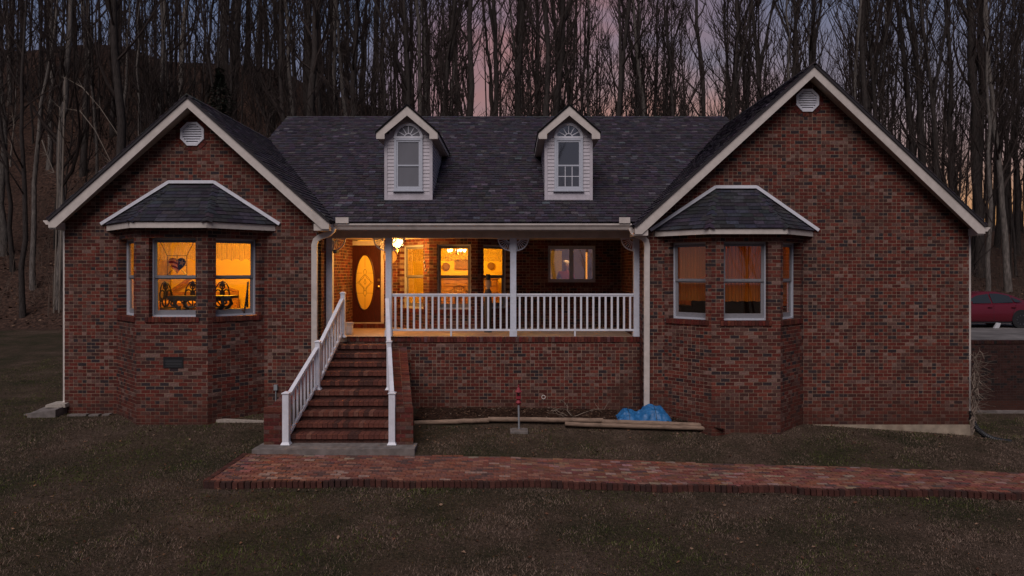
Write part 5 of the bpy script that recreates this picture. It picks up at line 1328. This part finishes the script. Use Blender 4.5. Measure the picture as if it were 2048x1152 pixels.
m = MB(); m.hexa([(xa + .2, -.15, zb_ + .02), (xb + .05, -.15, zb_ + .02), (xb + .05, .2, zb_ + .02), (xa + .25, .2, zb_ + .02), (xa + .22, -.15, zb_ + .08), (xb + .04, -.15, zb_ + .10), (xb + .05, .2, zb_ + .12), (xa + .25, .2, zb_ + .10)]); m.build('upper_block', mat('pale_concrete', (.34, .30, .26), .9, var=.2), t)
for (px, w_, lb_) in ((148, .22, 'flat stone just right of the left corner downspout'), (166, .16, 'second flat stone right of the left corner downspout'), (190, .2, 'flat stone halfway between the left corner and the left bay'), (212, .14, 'small flat stone closest to the left bay'), (58, .2, 'flat stone in the grass left of the splash block')):
    x = X(px, -.25); m = MB(); m.obox((x, -.22 + U(-.03, .03), gz(x, -.25) + .01), (w_ / 2, .02, 0), (0, .07, 0), (0, 0, .025)); o = m.build('flat_stone', M_CONC); tag(o, lb_, 'stone', 'flat stones along the left wall foot')

# black corrugated pipe, climber at right corner
t = thing('drain_hose', 'black corrugated drain pipe curving onto the lawn from the right corner', 'drain pipe', (RX1 + .1, 0, 0)); ctl = [(1940, 822), (1943, 836), (1949, 850), (1958, 862), (1970, 871), (1986, 878), (2004, 882), (2022, 884)]
m = MB(); pts = [Vector((X(a, .1 - .05 * i), .1 - .05 * i, Z(b_, .1 - .05 * i))) for i, (a, b_) in enumerate(ctl)]
fine_ = []
for i in range(len(pts) - 1):
    for k in range(8): fine_.append(pts[i].lerp(pts[i + 1], k / 8))
fine_.append(pts[-1]); m.tube(fine_, [.055 + .007 * (i % 2) for i in range(len(fine_))], 10, ref=(0, 1, 0)); m.build('corrugated_pipe', M_BLACK, t)
def twigs(name, label, cat, base, n, spread, up, m_, seed, group=None, r0=.008):
    random.seed(seed); m = MB(); base = Vector(base)
    for i in range(n):
        p = base + Vector((U(-.04, .04), U(-.1, .1), 0)); d = Vector((U(-spread, spread), U(-.6, .3), U(.2, 1) * up)).normalized(); pts = [p]; L = U(.3, 1.0)
        for k in range(6):
            d = (d + Vector((U(-.45, .45), U(-.35, .35), U(-.35, .25)))).normalized(); p = p + d * L / 6; pts.append(p)
            if k > 1: q = p + Vector((U(-.2, .2), U(-.1, .1), U(-.08, .2))); m.tube([p, (p + q) / 2 + Vector((0, 0, U(-.02, .03))), q], [.004, .003, .0015], 3, caps=False)
        m.tube(pts, [r0 * (1 - .75 * k / 6) for k in range(7)], 4)
    o = m.build(name, m_); tag(o, label, cat, group); return o
M_DRY = mat('dry_vine', (.19, .145, .115), .9)
o = MB(); random.seed(5)
for k in range(7):
    p = Vector((RX1 + U(-.02, .1), .0, -.05)); pts = [p]
    for i in range(22): p = p + Vector((U(-.05, .06) + (RX1 + .06 - p.x) * .25, U(-.02, .01), U(.06, .11))); pts.append(p)
    o.tube(pts, [.018 * (1 - i / 30) for i in range(23)], 5)
    for i in range(6, 22):
        for q_ in range(1):
            q = pts[i] + Vector((U(.0, .42) if R() < .75 else U(-.12, 0), U(-.2, .1), U(-.18, .16))); mid = (pts[i] + q) / 2 + Vector((0, 0, U(-.06, .06))); o.tube([pts[i], mid, q], [.009, .006, .003], 3, caps=False)
o = o.build('bare_vine', M_DRY); tag(o, 'leafless tangled vine climbing the right corner downspout', 'vine')
twigs('dry_weed', 'small heap of pale dry twigs on the mulch bed', 'twigs', (X(1147, -.2), -.2, .42), 9, .9, .12, mat('pale_twig', (.35, .28, .22), .9), 9, r0=.006)

# ------------------------------------------------------------------ driveway, retaining wall, car
RW = thing('retaining_wall', 'brick retaining wall below the driveway on the right, coloured dark for its shade', 'wall', (14, 6, -.7)); bk, br = MB(), MB(); rwy = 6.0
F = Frame((X(1936, rwy) - .6, rwy), (26, rwy)); SHADEPAL = [((.034, .013, .011), 30), ((.045, .018, .015), 20), ((.018, .012, .012), 12)]  # shade on this wall is put into the colour: bricks and mortar darkened
brick_wall(F, -.95, 1.46, bk, br, indiv=[RW, 290, -.7, 1.4], depth=.2, pal=SHADEPAL); rowlock(F, 0, F.L, 1.465, 1.56, -.25, .02, pal=SHADEPAL + SHADEPAL[:1], mb=br)
bk.build('mortar', mat('shade_dark_mortar', (.05, .035, .03), .95), RW); br.build('brickwork', M_BRICK, RW, kind='stuff'); m = MB(); F.box(m, 0, F.L, -.2, .08, -1.2, -.62); m.build('footing', M_CONC, RW)
m = MB(); m.box(9.8, 40, 6.25, 16.6, 1.3, 1.478); o = m.build('driveway', mat('driveway_concrete', (.16, .145, .14), .85, var=.25, scale=.8, col2=(.09, .082, .08)), M=Matrix()); tag(o, None, kind='structure')
m = MB(); p = (X(1995, 12), 12, 1.48); m.hexa([(p[0] - .12, 12, 1.48), (p[0] + .06, 12, 1.48), (p[0] + .06, 12.1, 1.48), (p[0] - .12, 12.1, 1.48), (p[0] - .02, 12, 1.7), (p[0] + .14, 12, 1.68), (p[0] + .14, 12.06, 1.68), (p[0] - .02, 12.06, 1.7)]); o = m.build('paper_bag', mat('paper', (.5, .5, .52), .8)); tag(o, 'small white paper bag on the driveway beside the red car', 'bag')
def car():
    M_PAINT = mat('dark_red_car_paint', (.10, .006, .014), .22, spec=.6); M_CG = coated('car_glass', (.02, .025, .028), 1.0); M_TY = mat('tyre_rubber', (.015, .015, .015), .8); M_RIM = mat('alloy_rim', (.35, .35, .37), .3, metal=.8)
    y = 13.0; xr = X(2040, y - .83); zg_ = Z(655, y) - 0; t = thing('parked_car', 'dark red four-door saloon parked on the driveway behind the house corner', 'car', (xr - 1.4, y, 1.48)); cx = xr - 1.4; z0 = 1.48
    # cross-sections from front (-x) to rear: x, sill z, shoulder z, half width low, half width shoulder
    st = [(-2.42, .32, .55, .55, .55), (-2.3, .22, .68, .76, .74), (-1.9, .18, .80, .88, .84), (-1.2, .18, .88, .92, .88), (-.6, .18, .93, .92, .90), (.4, .18, .95, .92, .90), (1.3, .18, .97, .92, .89), (1.9, .2, .99, .90, .86), (2.2, .3, .99, .84, .8), (2.38, .4, .93, .7, .7)]
    n0 = []; m = MB()
    for (x, zs, zh, wl, wh) in st:
        prof = [(-wl * .9, zs), (-wl, zs + .12), (-wl * 1.0, (zs + zh) / 2), (-wh, zh - .06), (-wh * .88, zh), (0, zh + .03), (wh * .88, zh), (wh, zh - .06), (wl, (zs + zh) / 2), (wl, zs + .12), (wl * .9, zs)]
        n0.append(len(m.v)); m.v += [(cx + x, y + a, z0 + b_) for a, b_ in prof]
    k = 11
    for a, b_ in zip(n0, n0[1:]):
        for j in range(k): m.f.append((a + j, a + (j + 1) % k, b_ + (j + 1) % k, b_ + j)); m.c.append(None)
    m.f += [tuple(n0[0] + j for j in reversed(range(k))), tuple(n0[-1] + j for j in range(k))]; m.c += [None, None]
    body = m.build('body', M_PAINT, t, smooth=True)
    gh = [(-1.15, .86, .86, .80, .80), (-.35, .9, 1.33, .80, .62), (.1, .92, 1.44, .80, .60), (.6, .93, 1.45, .80, .60), (1.2, .95, 1.33, .78, .60), (1.95, .97, 1.02, .72, .66)]
    m = MB(); ns = []
    for (x, zb_, zt_, wb_, wt) in gh:
        ns.append(len(m.v)); m.v += [(cx + x, y - wb_, z0 + zb_), (cx + x, y - wt, z0 + zt_ - .04), (cx + x, y - wt * .8, z0 + zt_), (cx + x, y + wt * .8, z0 + zt_), (cx + x, y + wt, z0 + zt_ - .04), (cx + x, y + wb_, z0 + zb_)]
    for a, b_ in zip(ns, ns[1:]):
        for j in range(5): m.f.append((a + j, a + j + 1, b_ + j + 1, b_ + j)); m.c.append(None)
    m.build('cabin', M_PAINT, t, smooth=True)
    def side(pts, name):     # windows on the near side, set on the sloping cabin wall
        m = MB(); f = [Vector((cx + a, y - (.80 - .19 * ((b_ - .92) / .5)) - .012, z0 + b_)) for a, b_ in pts]; m.prism(f, (0, -.006, 0)); m.build(name, M_CG, t)
    side([(-.88, .98), (.28, .99), (.22, 1.36), (-.25, 1.29)], 'front_side_window'); side([(.34, .99), (1.18, 1.02), (1.05, 1.28), (.62, 1.37), (.28, 1.37)], 'rear_side_window'); side([(1.24, 1.03), (1.55, 1.05), (1.12, 1.24)], 'quarter_window')
    m = MB(); m.prism([(cx - 1.13, y - .72, z0 + .90), (cx - 1.13, y + .72, z0 + .90), (cx - .37, y + .56, z0 + 1.32), (cx - .37, y - .56, z0 + 1.32)], (-.02, 0, .02)); m.build('windscreen', M_CG, t)
    for x in (-1.42, 1.4):
        for s in (-1, 1):
            c = Vector((cx + x, y + s * .83, z0 + .33)); m = MB(); m.lathe([(.20, -.10), (.31, -.11), (.33, -.08), (.33, .08), (.31, .11), (.2, .10)], c, 26, 'Y'); w = m.build('wheel', M_TY, t)
            m = MB(); m.lathe([(.21, -.085), (.205, -.1), (.17, -.06)], c, 20, 'Y') if s < 0 else m.lathe([(.21, .085), (.205, .1), (.17, .06)], c, 20, 'Y')
            for q in range(10): a = q * math.pi / 5; m.bar(c + Vector((0, s * .085, 0)), c + Vector((.2 * math.cos(a), s * .095, .2 * math.sin(a))), .022, .03)
            m.build('rim', M_RIM, w)
            m = MB(); m.lathe([(.38, -.06), (.38, .06)], c + Vector((0, s * .045, .02)), 26, 'Y'); m.build('wheel_arch', M_BLACK, t)
    m = MB(); m.bar((cx + .3, y - .925, z0 + .3), (cx + .3, y - .905, z0 + .93), .008, .006, up=(0, 1, 0)); m.bar((cx - .92, y - .925, z0 + .3), (cx - .92, y - .905, z0 + .9), .008, .006, up=(0, 1, 0)); m.bar((cx + 1.05, y - .925, z0 + .55), (cx + 1.2, y - .9, z0 + .95), .008, .006, up=(0, 1, 0)); m.build('door_seam', M_BLACK, t)
    for x in (.05, 1.0): m = MB(); m.box(cx + x, cx + x + .18, y - .945, y - .915, z0 + .82, z0 + .845); m.build('door_handle', M_PAINT, t)
    m = MB(); m.box(cx - .82, cx - .64, y - 1.05, y - .86, z0 + .96, z0 + 1.07); m.build('wing_mirror', M_PAINT, t)
    for s in (-1, 1):
        m = MB(); m.box(cx - 2.36, cx - 2.05, y + s * .68 - .1, y + s * .68 + .1, z0 + .58, z0 + .7); m.build('headlight', M_GLASSR, t)
        m = MB(); m.box(cx + 2.12, cx + 2.36, y + s * .66 - .12, y + s * .66 + .12, z0 + .75, z0 + .86); m.build('taillight', mat('tail_lens', (.3, .01, .01), .2), t)
    m = MB(); m.box(cx - 1.0, cx + 1.0, y - .935, y - .905, z0 + .2, z0 + .25); m.build('sill_trim', M_BLACK, t)
car()

# ------------------------------------------------------------------ woods
def make_tree(seed, H, r0, first, nl, fork, mtr, name='bare_tree', spread=1.0, twign=4, subn=5):
    random.seed(seed); tr, cr_ = MB(), MB()
    lean = Vector((U(-.05, .05), U(-.05, .05), 0)); ph = U(0, 6); amp = U(.08, .28)
    n = 16; wx, wy = [0], [0]
    for i in range(n + 1): wx.append(wx[-1] + U(-.16, .16) * H / 26); wy.append(wy[-1] + U(-.16, .16) * H / 26)
    def walk(w, f): q = min(n, f * n); i = int(q); return w[i] + (w[min(i + 1, n)] - w[i]) * (q - i)
    def tp(f): return Vector((lean.x * H * f + walk(wx, f) + amp * math.sin(ph + f * 5), lean.y * H * f + walk(wy, f) + amp * math.cos(ph + f * 4), H * f)) - Vector((amp * math.sin(ph), amp * math.cos(ph), 0))
    def rad(f): return r0 * (1.25 if f == 0 else 1) * (1 - .88 * f) 
    tr.tube([tp(i / n) - Vector((0, 0, .4 if i == 0 else 0)) for i in range(n + 1)], [rad(i / n) for i in range(n + 1)], 8, caps=False)
    def branch(p, d, L, r, lvl, mb):
        k = (6, 4, 3)[lvl]; pts = [p]; dirs = [d]
        for i in range(k):
            d = (d + Vector((U(-.22, .22), U(-.22, .22), U(.0, .20) + (.06 if lvl == 0 else 0)))).normalized(); p = p + d * L / k; pts.append(p); dirs.append(d)
        mb.tube(pts, [r * (1 - .8 * i / k) + .003 for i in range(k + 1)], (5, 4, 3)[lvl], caps=False)
        return pts, dirs
    for i in range(nl):
        f = first + (1 - first) * (i + R() * .8) / nl; f = min(f, .99); az = U(0, 2 * math.pi); tilt = U(.45, .95) * (1.1 - .35 * f); d = Vector((math.cos(az) * math.sin(tilt), math.sin(az) * math.sin(tilt), math.cos(tilt))); L = (H * .24 * (1.15 - f) + .7) * U(.6, 1.2) * spread
        P1, D1 = branch(tp(f), d, L, rad(f) * U(.28, .5), 0, cr_)
        for j in range(subn):
            q = 1 + int(R() * 5.99); q = min(q, 6); d2 = (D1[q] * .7 + Vector((U(-1, 1), U(-1, 1), U(-.1, .8))) * .75).normalized(); P2, D2 = branch(P1[q], d2, L * U(.25, .55), .022, 1, cr_)
            for w in range(twign):
                q2 = 1 + int(R() * 3.99); q2 = min(q2, 4); d3 = (D2[q2] * .6 + Vector((U(-1, 1), U(-1, 1), U(-.2, .9))) * .8).normalized(); branch(P2[q2], d3, U(.35, 1.0), .010, 2, cr_)
    if fork:
        f = U(.35, .55); d = Vector((U(-.4, .4), U(-.4, .4), 1)).normalized(); pts = [tp(f)]; p = tp(f)
        for i in range(8): d = (d + Vector((U(-.08, .08), U(-.08, .08), .1))).normalized(); p = p + d * H * (1 - f) / 8; pts.append(p)
        tr.tube(pts, [rad(f) * .8 * (1 - .85 * i / 8) for i in range(9)], 7, caps=False)
        for i in range(nl // 2):
            q = pts[min(8, 2 + int(R() * 6.9))]; az = U(0, 6.28); P1, D1 = branch(q, Vector((math.cos(az) * .6, math.sin(az) * .6, .8)), U(1.5, 4), .04, 0, cr_)
            for j in range(subn): 
                qq = 1 + int(R() * 5.9); P2, D2 = branch(P1[qq], (D1[qq] + Vector((U(-1, 1), U(-1, 1), U(0, .8))) * .7).normalized(), U(.6, 1.6), .02, 1, cr_)
                for w in range(twign - 2): branch(P2[2], (D2[2] + Vector((U(-1, 1), U(-1, 1), U(-.1, .8))) * .8).normalized(), U(.3, .8), .009, 2, cr_)
    t = thing(name, 'x', 'tree'); tr.build('trunk', mtr, t, local=True, smooth=True); cr_.build('crown', M_TWIG, t, local=True)
    return t
protos = [make_tree(100, 27, .24, .22, 22, False, M_BARKD), make_tree(101, 25, .19, .30, 20, True, M_BARKD), make_tree(102, 29, .27, .34, 20, True, M_BARKD), make_tree(103, 23, .15, .26, 18, False, M_BARKD), make_tree(104, 28, .21, .20, 24, False, M_BARK), make_tree(105, 26, .16, .32, 16, False, M_BARK)]
saps = [make_tree(110, 9, .05, .18, 14, False, M_BARK, 'young_tree', 1.3, 4, 4), make_tree(111, 12, .06, .25, 14, False, M_BARKD, 'young_tree', 1.2, 4, 4), make_tree(112, 7, .04, .12, 16, True, M_BARK, 'young_tree', 1.4, 4, 4)]
def plant(proto, x, y, s, label, group, used):
    if proto.name not in used: used.add(proto.name); o = proto
    else: o = copy_tree(proto)
    o.location = (x, y, gz(x, y) - .15); o.rotation_euler = (U(-.055, .055), U(-.055, .055), U(0, 6.28)); o.scale = (s, s, s * U(.95, 1.1)); o['label'] = label; o['group'] = group; o['category'] = 'tree'
    return o
used = set()
random.seed(5150)
L_D = 'tall leafless dark-trunked tree standing in the dense woods behind the house'; L_P = 'tall leafless tree with a pale grey trunk in the woods behind the house'
# named individuals measured on the photograph: px of the trunk, distance behind the facade, scale, prototype, label
named = [(118, 19.5, 1.05, 4, 'thickest pale-barked trunk in front of the woods left of the house'), (66, 21, .9, 5, 'slim pale trunk left of the thickest pale trunk, at the left woods edge'), (6, 24, .9, 4, 'pale trunk at the extreme left of the woods'), (250, 24, .85, 5, 'pale straight trunk rising behind the left gable slope'), (306, 25, .9, 4, 'pale trunk just left of the left gable apex'), (200, 26, .7, 5, 'thin pale trunk between the thick pale one and the left gable'),
         (1972, 21, .85, 5, 'pale slim trunk behind the red car, right of the house corner'), (2018, 23, .9, 4, 'pale trunk at the far right behind the red car'), (1100, 24, 1.0, 2, 'thick dark forked trunk rising above the right dormer'), (1035, 26, 1.05, 0, 'thick dark straight trunk just left of the right dormer ridge'), (1880, 22, .95, 1, 'dark leaning forked tree above the right gable slope'), (1962, 27, 1.1, 2, 'broad dark trunk above the right eave end'), (1760, 24, .9, 1, 'dark forked tree above the middle of the right gable slope'), (1460, 23, .95, 1, 'dark tree rising where the main ridge meets the right gable'), (930, 23, 1.0, 0, 'dark trunk between the two dormers')]
for (px, y, s, k, lb) in named: plant(protos[k], X(px, y), y, s, lb, 'trees in the woods', used).rotation_euler = (U(-.012, .012), U(-.012, .012), U(0, 6.28))
placed = [(X(a[0], a[1]), a[1]) for a in named]
n = 0; tries = 0
while n < 172 and tries < 9000:
    tries += 1; y = 18.5 + 37 * R() ** .8; D = CD + y; x = U(-.80, .80) * D
    if n >= 128 and 1024 + x * FPX / D > 1180: continue
    if any((x - a) ** 2 + (y - b_) ** 2 < 1.5 for a, b_ in placed): continue
    placed.append((x, y)); k = random.choice([0, 0, 1, 1, 2, 3, 3, 3, 5, 5, 4]); q_ = 1024 + x * FPX / D
    where = 'left of the house' if q_ < 130 else 'behind the left gable wing' if q_ < 560 else 'behind the main roof' if q_ < 1440 else 'behind the right gable wing' if q_ < 1940 else 'behind the driveway'
    look = {0: 'tall dark straight-trunked', 1: 'dark forked', 2: 'thick dark forked', 3: 'slim dark-trunked', 4: 'tall pale-trunked', 5: 'slim pale-trunked'}[k]
    depth = 'high on the ridge' if y > 38 else 'midway upslope' if y > 27 else 'near the slope foot'
    plant(protos[k], x, y, U(.75, 1.15), '%s leafless tree %s, %s' % (look, depth, where), 'trees in the woods', used); n += 1
random.seed(61)
for i in range(54):                      # the same woods carried on past both edges of the frame
    y = 19 + 34 * R(); D = CD + y; x = random.choice((-1, 1)) * U(.82, 1.35) * D; k = random.choice([0, 1, 3, 3, 5])
    plant(protos[k], x, y, U(.8, 1.1), 'leafless tree in the woods beyond the edge of the view', 'woods beyond the view', used)
random.seed(62)
for i in range(100):
    y = 18.2 + 22 * R(); D = CD + y; x = U(-.8, .8) * D; k = random.choice([0, 1, 2]); o = plant(saps[k], x, y, U(.7, 1.4), ('thin leafless sapling with pale stems among the trunks behind the house' if k != 1 else 'thin leafless dark-stemmed sapling among the trunks behind the house'), 'young trees under the woods', used)
# the woods across the road, mirrored in the panes
for i in range(18):
    x = -30 + i * 3.4 + U(-2, 2); y = -24 - U(0, 8); plant(saps[i % 3], x, y, U(1.2, 1.8), 'young leafless tree on the far side of the front lawn', 'trees opposite the house', used)
for i in range(26):
    x = -40 + i * 3.2 + U(-2, 2); y = -38 - U(0, 16); o = plant(protos[random.choice([0, 1, 3])], x, y, U(.8, 1.0), 'leafless tree across the front lawn opposite the house', 'trees opposite the house', used)
# far woods as one mass along and beyond the ridge
fw = MB(); random.seed(9)
for i in range(600):
    y = 42 + 25 * R(); x = U(-1.2, 1.2) * (CD + y); z = gz(x, y) - .3; h = U(12, 22); r = U(.04, .14); dx, dy = U(-1.3, 1.3), U(-.9, .9)
    fw.tube([(x, y, z), (x + dx * .4, y + dy * .5, z + h * .5), (x + dx, y + dy, z + h)], [r, r * .7, r * .2], 4, caps=False)
    for k in range(9):
        f = U(.12, .95); p = Vector((x + dx * f, y + dy * f, z + h * f)); az = U(0, 6.28); L = U(.8, 2.6); q = p + Vector((math.cos(az) * .6, math.sin(az) * .6, U(.5, 1))) * L; fw.tube([p, (p + q) / 2 + Vector((0, 0, -.1 * L)), q], [r * .3, r * .2, .01], 3, caps=False)
o = fw.build('far_woods', M_TWIG, M=Matrix()); tag(o, None, kind='stuff')
# understorey brush on the slope
bs = MB(); random.seed(10)
for i in range(2600):
    y = 18.3 + 30 * R() ** 1.3; x = U(-.82, .82) * (CD + y); z = gz(x, y) - .05; h = U(.5, 2.6); a = U(0, 6.28); bend = U(0, .8) * h; d = Vector((math.cos(a), math.sin(a), 0)); p = Vector((x, y, z))
    bs.tube([p, p + d * bend * .25 + Vector((0, 0, h * .5)), p + d * bend * .6 + Vector((0, 0, h * .85)), p + d * bend * 1.1 + Vector((0, 0, h * .95))], [.012, .010, .007, .003], 3, caps=False, col=None)
    for k in range(3): q = p + d * bend * .3 + Vector((0, 0, h * U(.4, .8))); bs.tube([q, q + Vector((U(-.5, .5), U(-.4, .4), U(.1, .7)))], [.006, .002], 3, caps=False)
o = bs.build('undergrowth', mat('brush_stems', (.10, .075, .06), .95, spec=.1), M=Matrix()); tag(o, None, kind='stuff')
# arching pale saplings at the left
for (pts, lb) in ((((130, 155), (165, 175), (200, 215), (240, 275)), 'arching pale sapling bent rightwards beyond the thick left trunk'), (((120, 215), (160, 222), (190, 260), (225, 330)), 'lower arching sapling left of the left gable'), (((84, 280), (94, 310), (108, 345)), 'short leaning pale branch left of the thickest trunk'), (((20, 330), (24, 290), (28, 250), (26, 235)), 'crooked pale stem standing at the far left')):
    m = MB(); y = 19.0; P_ = [sc_(a, b_, y) for a, b_ in pts]; g0 = gz(P_[0].x - .3, y); base = Vector((P_[0].x - .3 if len(pts) > 3 else P_[0].x, y, gz(P_[0].x, y)));
    if len(pts) == 4 and pts[0][0] > 50: P_ = [base] + P_
    m.tube(P_, [.035 * (1 - .7 * i / len(P_)) for i in range(len(P_))], 5)
    for p in P_[1:]:
        for k in range(5): q = p + Vector((U(-.5, .5), U(-.3, .3), U(-.2, .6))); m.tube([p, q], [.008, .002], 3, caps=False)
    o = m.build('bent_sapling', mat('pale_sapling', (.20, .165, .135), .9)); tag(o, lb, 'sapling')
# dark evergreen behind the left gable
random.seed(3); t = thing('evergreen_tree', 'dark bushy evergreen behind the right slope of the left gable', 'tree', (X(440, 20), 20, gz(X(440, 20), 20)))
b_ = Vector((X(440, 20), 20, gz(X(440, 20), 20))); topz = Z(135, 20); m = MB(); m.tube([b_, (b_.x, b_.y, topz)], [.13, .02], 7); m.build('trunk', M_BARKD, t)
m = MB(); Hh = topz - b_.z
for i in range(8000):
    f = R() ** .8; rr = (1.9 * (1 - f) + .15) * U(.25, 1) ** .6 * (1 + .3 * math.sin(f * 31)); a = U(0, 6.28); rr *= 1 + .25 * math.sin(a * 3 + f * 9); p = Vector((b_.x + rr * math.cos(a), b_.y + rr * math.sin(a), b_.z + Hh * (.12 + .88 * f) - rr * .25)); d = Vector((math.cos(a), math.sin(a), U(-.6, .1))) * U(.08, .2); e = Vector((-math.sin(a), math.cos(a), U(-.4, .4))) * U(.02, .05); m.face([p - e, p + d, p + e])
m.build('crown', mat('conifer_needles', (.014, .022, .012), .9, var=.4), t)

# ------------------------------------------------------------------ grass blades, leaves
rng = np.random.default_rng(4)
def scatter(n, x0, x1, y0, y1):
    x = rng.uniform(x0, x1, n); y = rng.uniform(y0, y1, n); return x, y
def keep_lawn(x, y):
    wf = walk_front(x) - .05 + .05 * fbm(x, y, 6., 31); wb = lerp_t(x, T_WB) + .0 + .05 * fbm(x, y, 6., 32)
    k = ~((y > wf) & (y < wb) & (x > -5.2))
    house = (y > -.02) & (x > LX0) & (x < RX1)
    bayl = (y > -.98) & (x > LB[0][0] + (-.98 - 0) * 0) & (x < LB[3][0]) & (y > -(x - LB[0][0]) - .0) & (y > (x - LB[3][0]))
    bayr = (y > -.92) & (x > RB[0][0]) & (x < RB[3][0]) & (y > -(x - RB[0][0])) & (y > (x - RB[3][0]))
    bed = (y > -.62) & (x > -2.4) & (x < 4.6); st_ = (y > -2.66) & (x > -5.1) & (x < -1.9)
    return k & ~house & ~bayl & ~bayr & ~bed & ~st_
def fbm(x, y, s, seed=0):
    r = np.random.default_rng(seed); v = 0; a = 1
    for o_ in range(5):
        for k in range(3):
            th, p1 = r.uniform(0, 6.28), r.uniform(0, 6.28); f = s * 2 ** o_ * r.uniform(.7, 1.3); v = v + a * np.sin((x * np.cos(th) + y * np.sin(th)) * f + p1 + 1.3 * np.sin((y * np.cos(th) - x * np.sin(th)) * f * .7))
        a *= .6
    return v / 4
xa, ya = scatter(330000, -13, 14, -8.2, -.0); xb, yb2 = scatter(50000, -16, -10.3, 0, 16); xc, yc = scatter(30000, 10.4, 16, 0, 6)
x = np.concatenate([xa, xb, xc]); y = np.concatenate([ya, yb2, yc]); k = keep_lawn(x, y) | (x < LX0 - .05) | (x > RX1 + .05) & (y > 0); x, y = x[k], y[k]
k = np.abs(x) < .76 * (CD + y); x, y = x[k], y[k]; n = len(x); z = zg(x, y)
gn = fbm(x, y, .9, 3); gn2 = fbm(x, y, 4.0, 8)
green = np.clip(.5 + .9 * gn - .15 + .25 * gn2, 0, 1) ** 1.5
green = np.where((x > -1.5) & (x < 6) & (y > -2.6) & (y < 0), green * .5, np.where(x < -3, np.clip(green * 1.2 + .08, 0, 1), green))
green = np.where((x < -10) & (y > 1), np.clip(green + .55, 0, 1), green)
h = rng.uniform(.010, .034, n) * (1 + .6 * gn2.clip(-.5, 1)); a = rng.uniform(0, 6.28, n); ln = rng.uniform(.3, 1.8, n) * h; wd = rng.uniform(.003, .0065, n)
ca, sa = np.cos(a), np.sin(a)
p0 = np.stack([x - sa * wd, y + ca * wd, z - .004], 1); p1 = np.stack([x + sa * wd, y - ca * wd, z - .004], 1); p2 = np.stack([x + ca * ln, y + sa * ln, z + h], 1)
v = np.stack([p0, p1, p2], 1).reshape(-1, 3); f = np.arange(3 * n).reshape(-1, 3)
straw = np.array([.20, .142, .110]); straw2 = np.array([.098, .064, .048]); gr = np.array([.046, .052, .014]); m_ = rng.random((n, 1))
colr = (straw * m_ + straw2 * (1 - m_)); gg = (rng.random(n) < green * .85)[:, None]; colr = np.where(gg, gr * (1 + .6 * rng.random((n, 1))), colr) * rng.uniform(.6, 1.2, (n, 1)) * (1 + .5 * gn2.clip(-1, 1) + .3 * fbm(x, y, 11., 5).clip(-1, 1))[:, None].clip(.2, 2)
M_BLADE = mat('dormant_grass', tint=True, rough=.9, spec=.1)
o = bpy.data.objects.new('lawn_grass', npmesh('lawn_grass', v, f, [M_BLADE], tint=colr)); link(o); tag(o, None, kind='stuff')
# fallen leaves: lawn plus the wood's edge
x1_, y1_ = scatter(1300, -13, 14, -8, 0); x2_, y2_ = scatter(26000, -50, 50, 17.6, 46); kk = keep_lawn(x1_, y1_); x1_, y1_ = x1_[kk], y1_[kk]
x3_ = rng.uniform(-2.2, 4.6, 90); y3_ = rng.uniform(-.95, -.68, 90)
x4_ = rng.uniform(-5, 9, 90); y4_ = walk_front(x4_) - rng.uniform(.08, .25, 90)
x = np.concatenate([x1_, x2_, x3_, x4_]); y = np.concatenate([y1_, y2_, y3_, y4_]); n = len(x); z = zg(x, y) + rng.uniform(.008, .03, n); big = np.where(y > 17, rng.uniform(.05, .11, n), rng.uniform(.014, .038, n)); a = rng.uniform(0, 6.28, n); ca, sa = np.cos(a) * big, np.sin(a) * big
tz_ = rng.uniform(-.5, .6, (4, n)) * big
q = [np.stack([x + ca, y + sa, z + tz_[0]], 1), np.stack([x - sa * .6, y + ca * .6, z + tz_[1]], 1), np.stack([x - ca, y - sa, z + tz_[2]], 1), np.stack([x + sa * .6, y - ca * .6, z + tz_[3]], 1)]
v = np.stack(q, 1).reshape(-1, 3); f = np.arange(4 * n).reshape(-1, 4); pal = np.array([[.17, .085, .05], [.11, .052, .032], [.24, .15, .10], [.06, .032, .022]]); colr = pal[rng.integers(0, 4, n)] * rng.uniform(.6, 1.2, (n, 1)); colr[y > 17] *= .75
o = bpy.data.objects.new('fallen_leaves', npmesh('fallen_leaves', v, f, [mat('dry_leaf', tint=True, rough=.9, spec=.1)], tint=colr)); link(o); tag(o, None, kind='stuff')
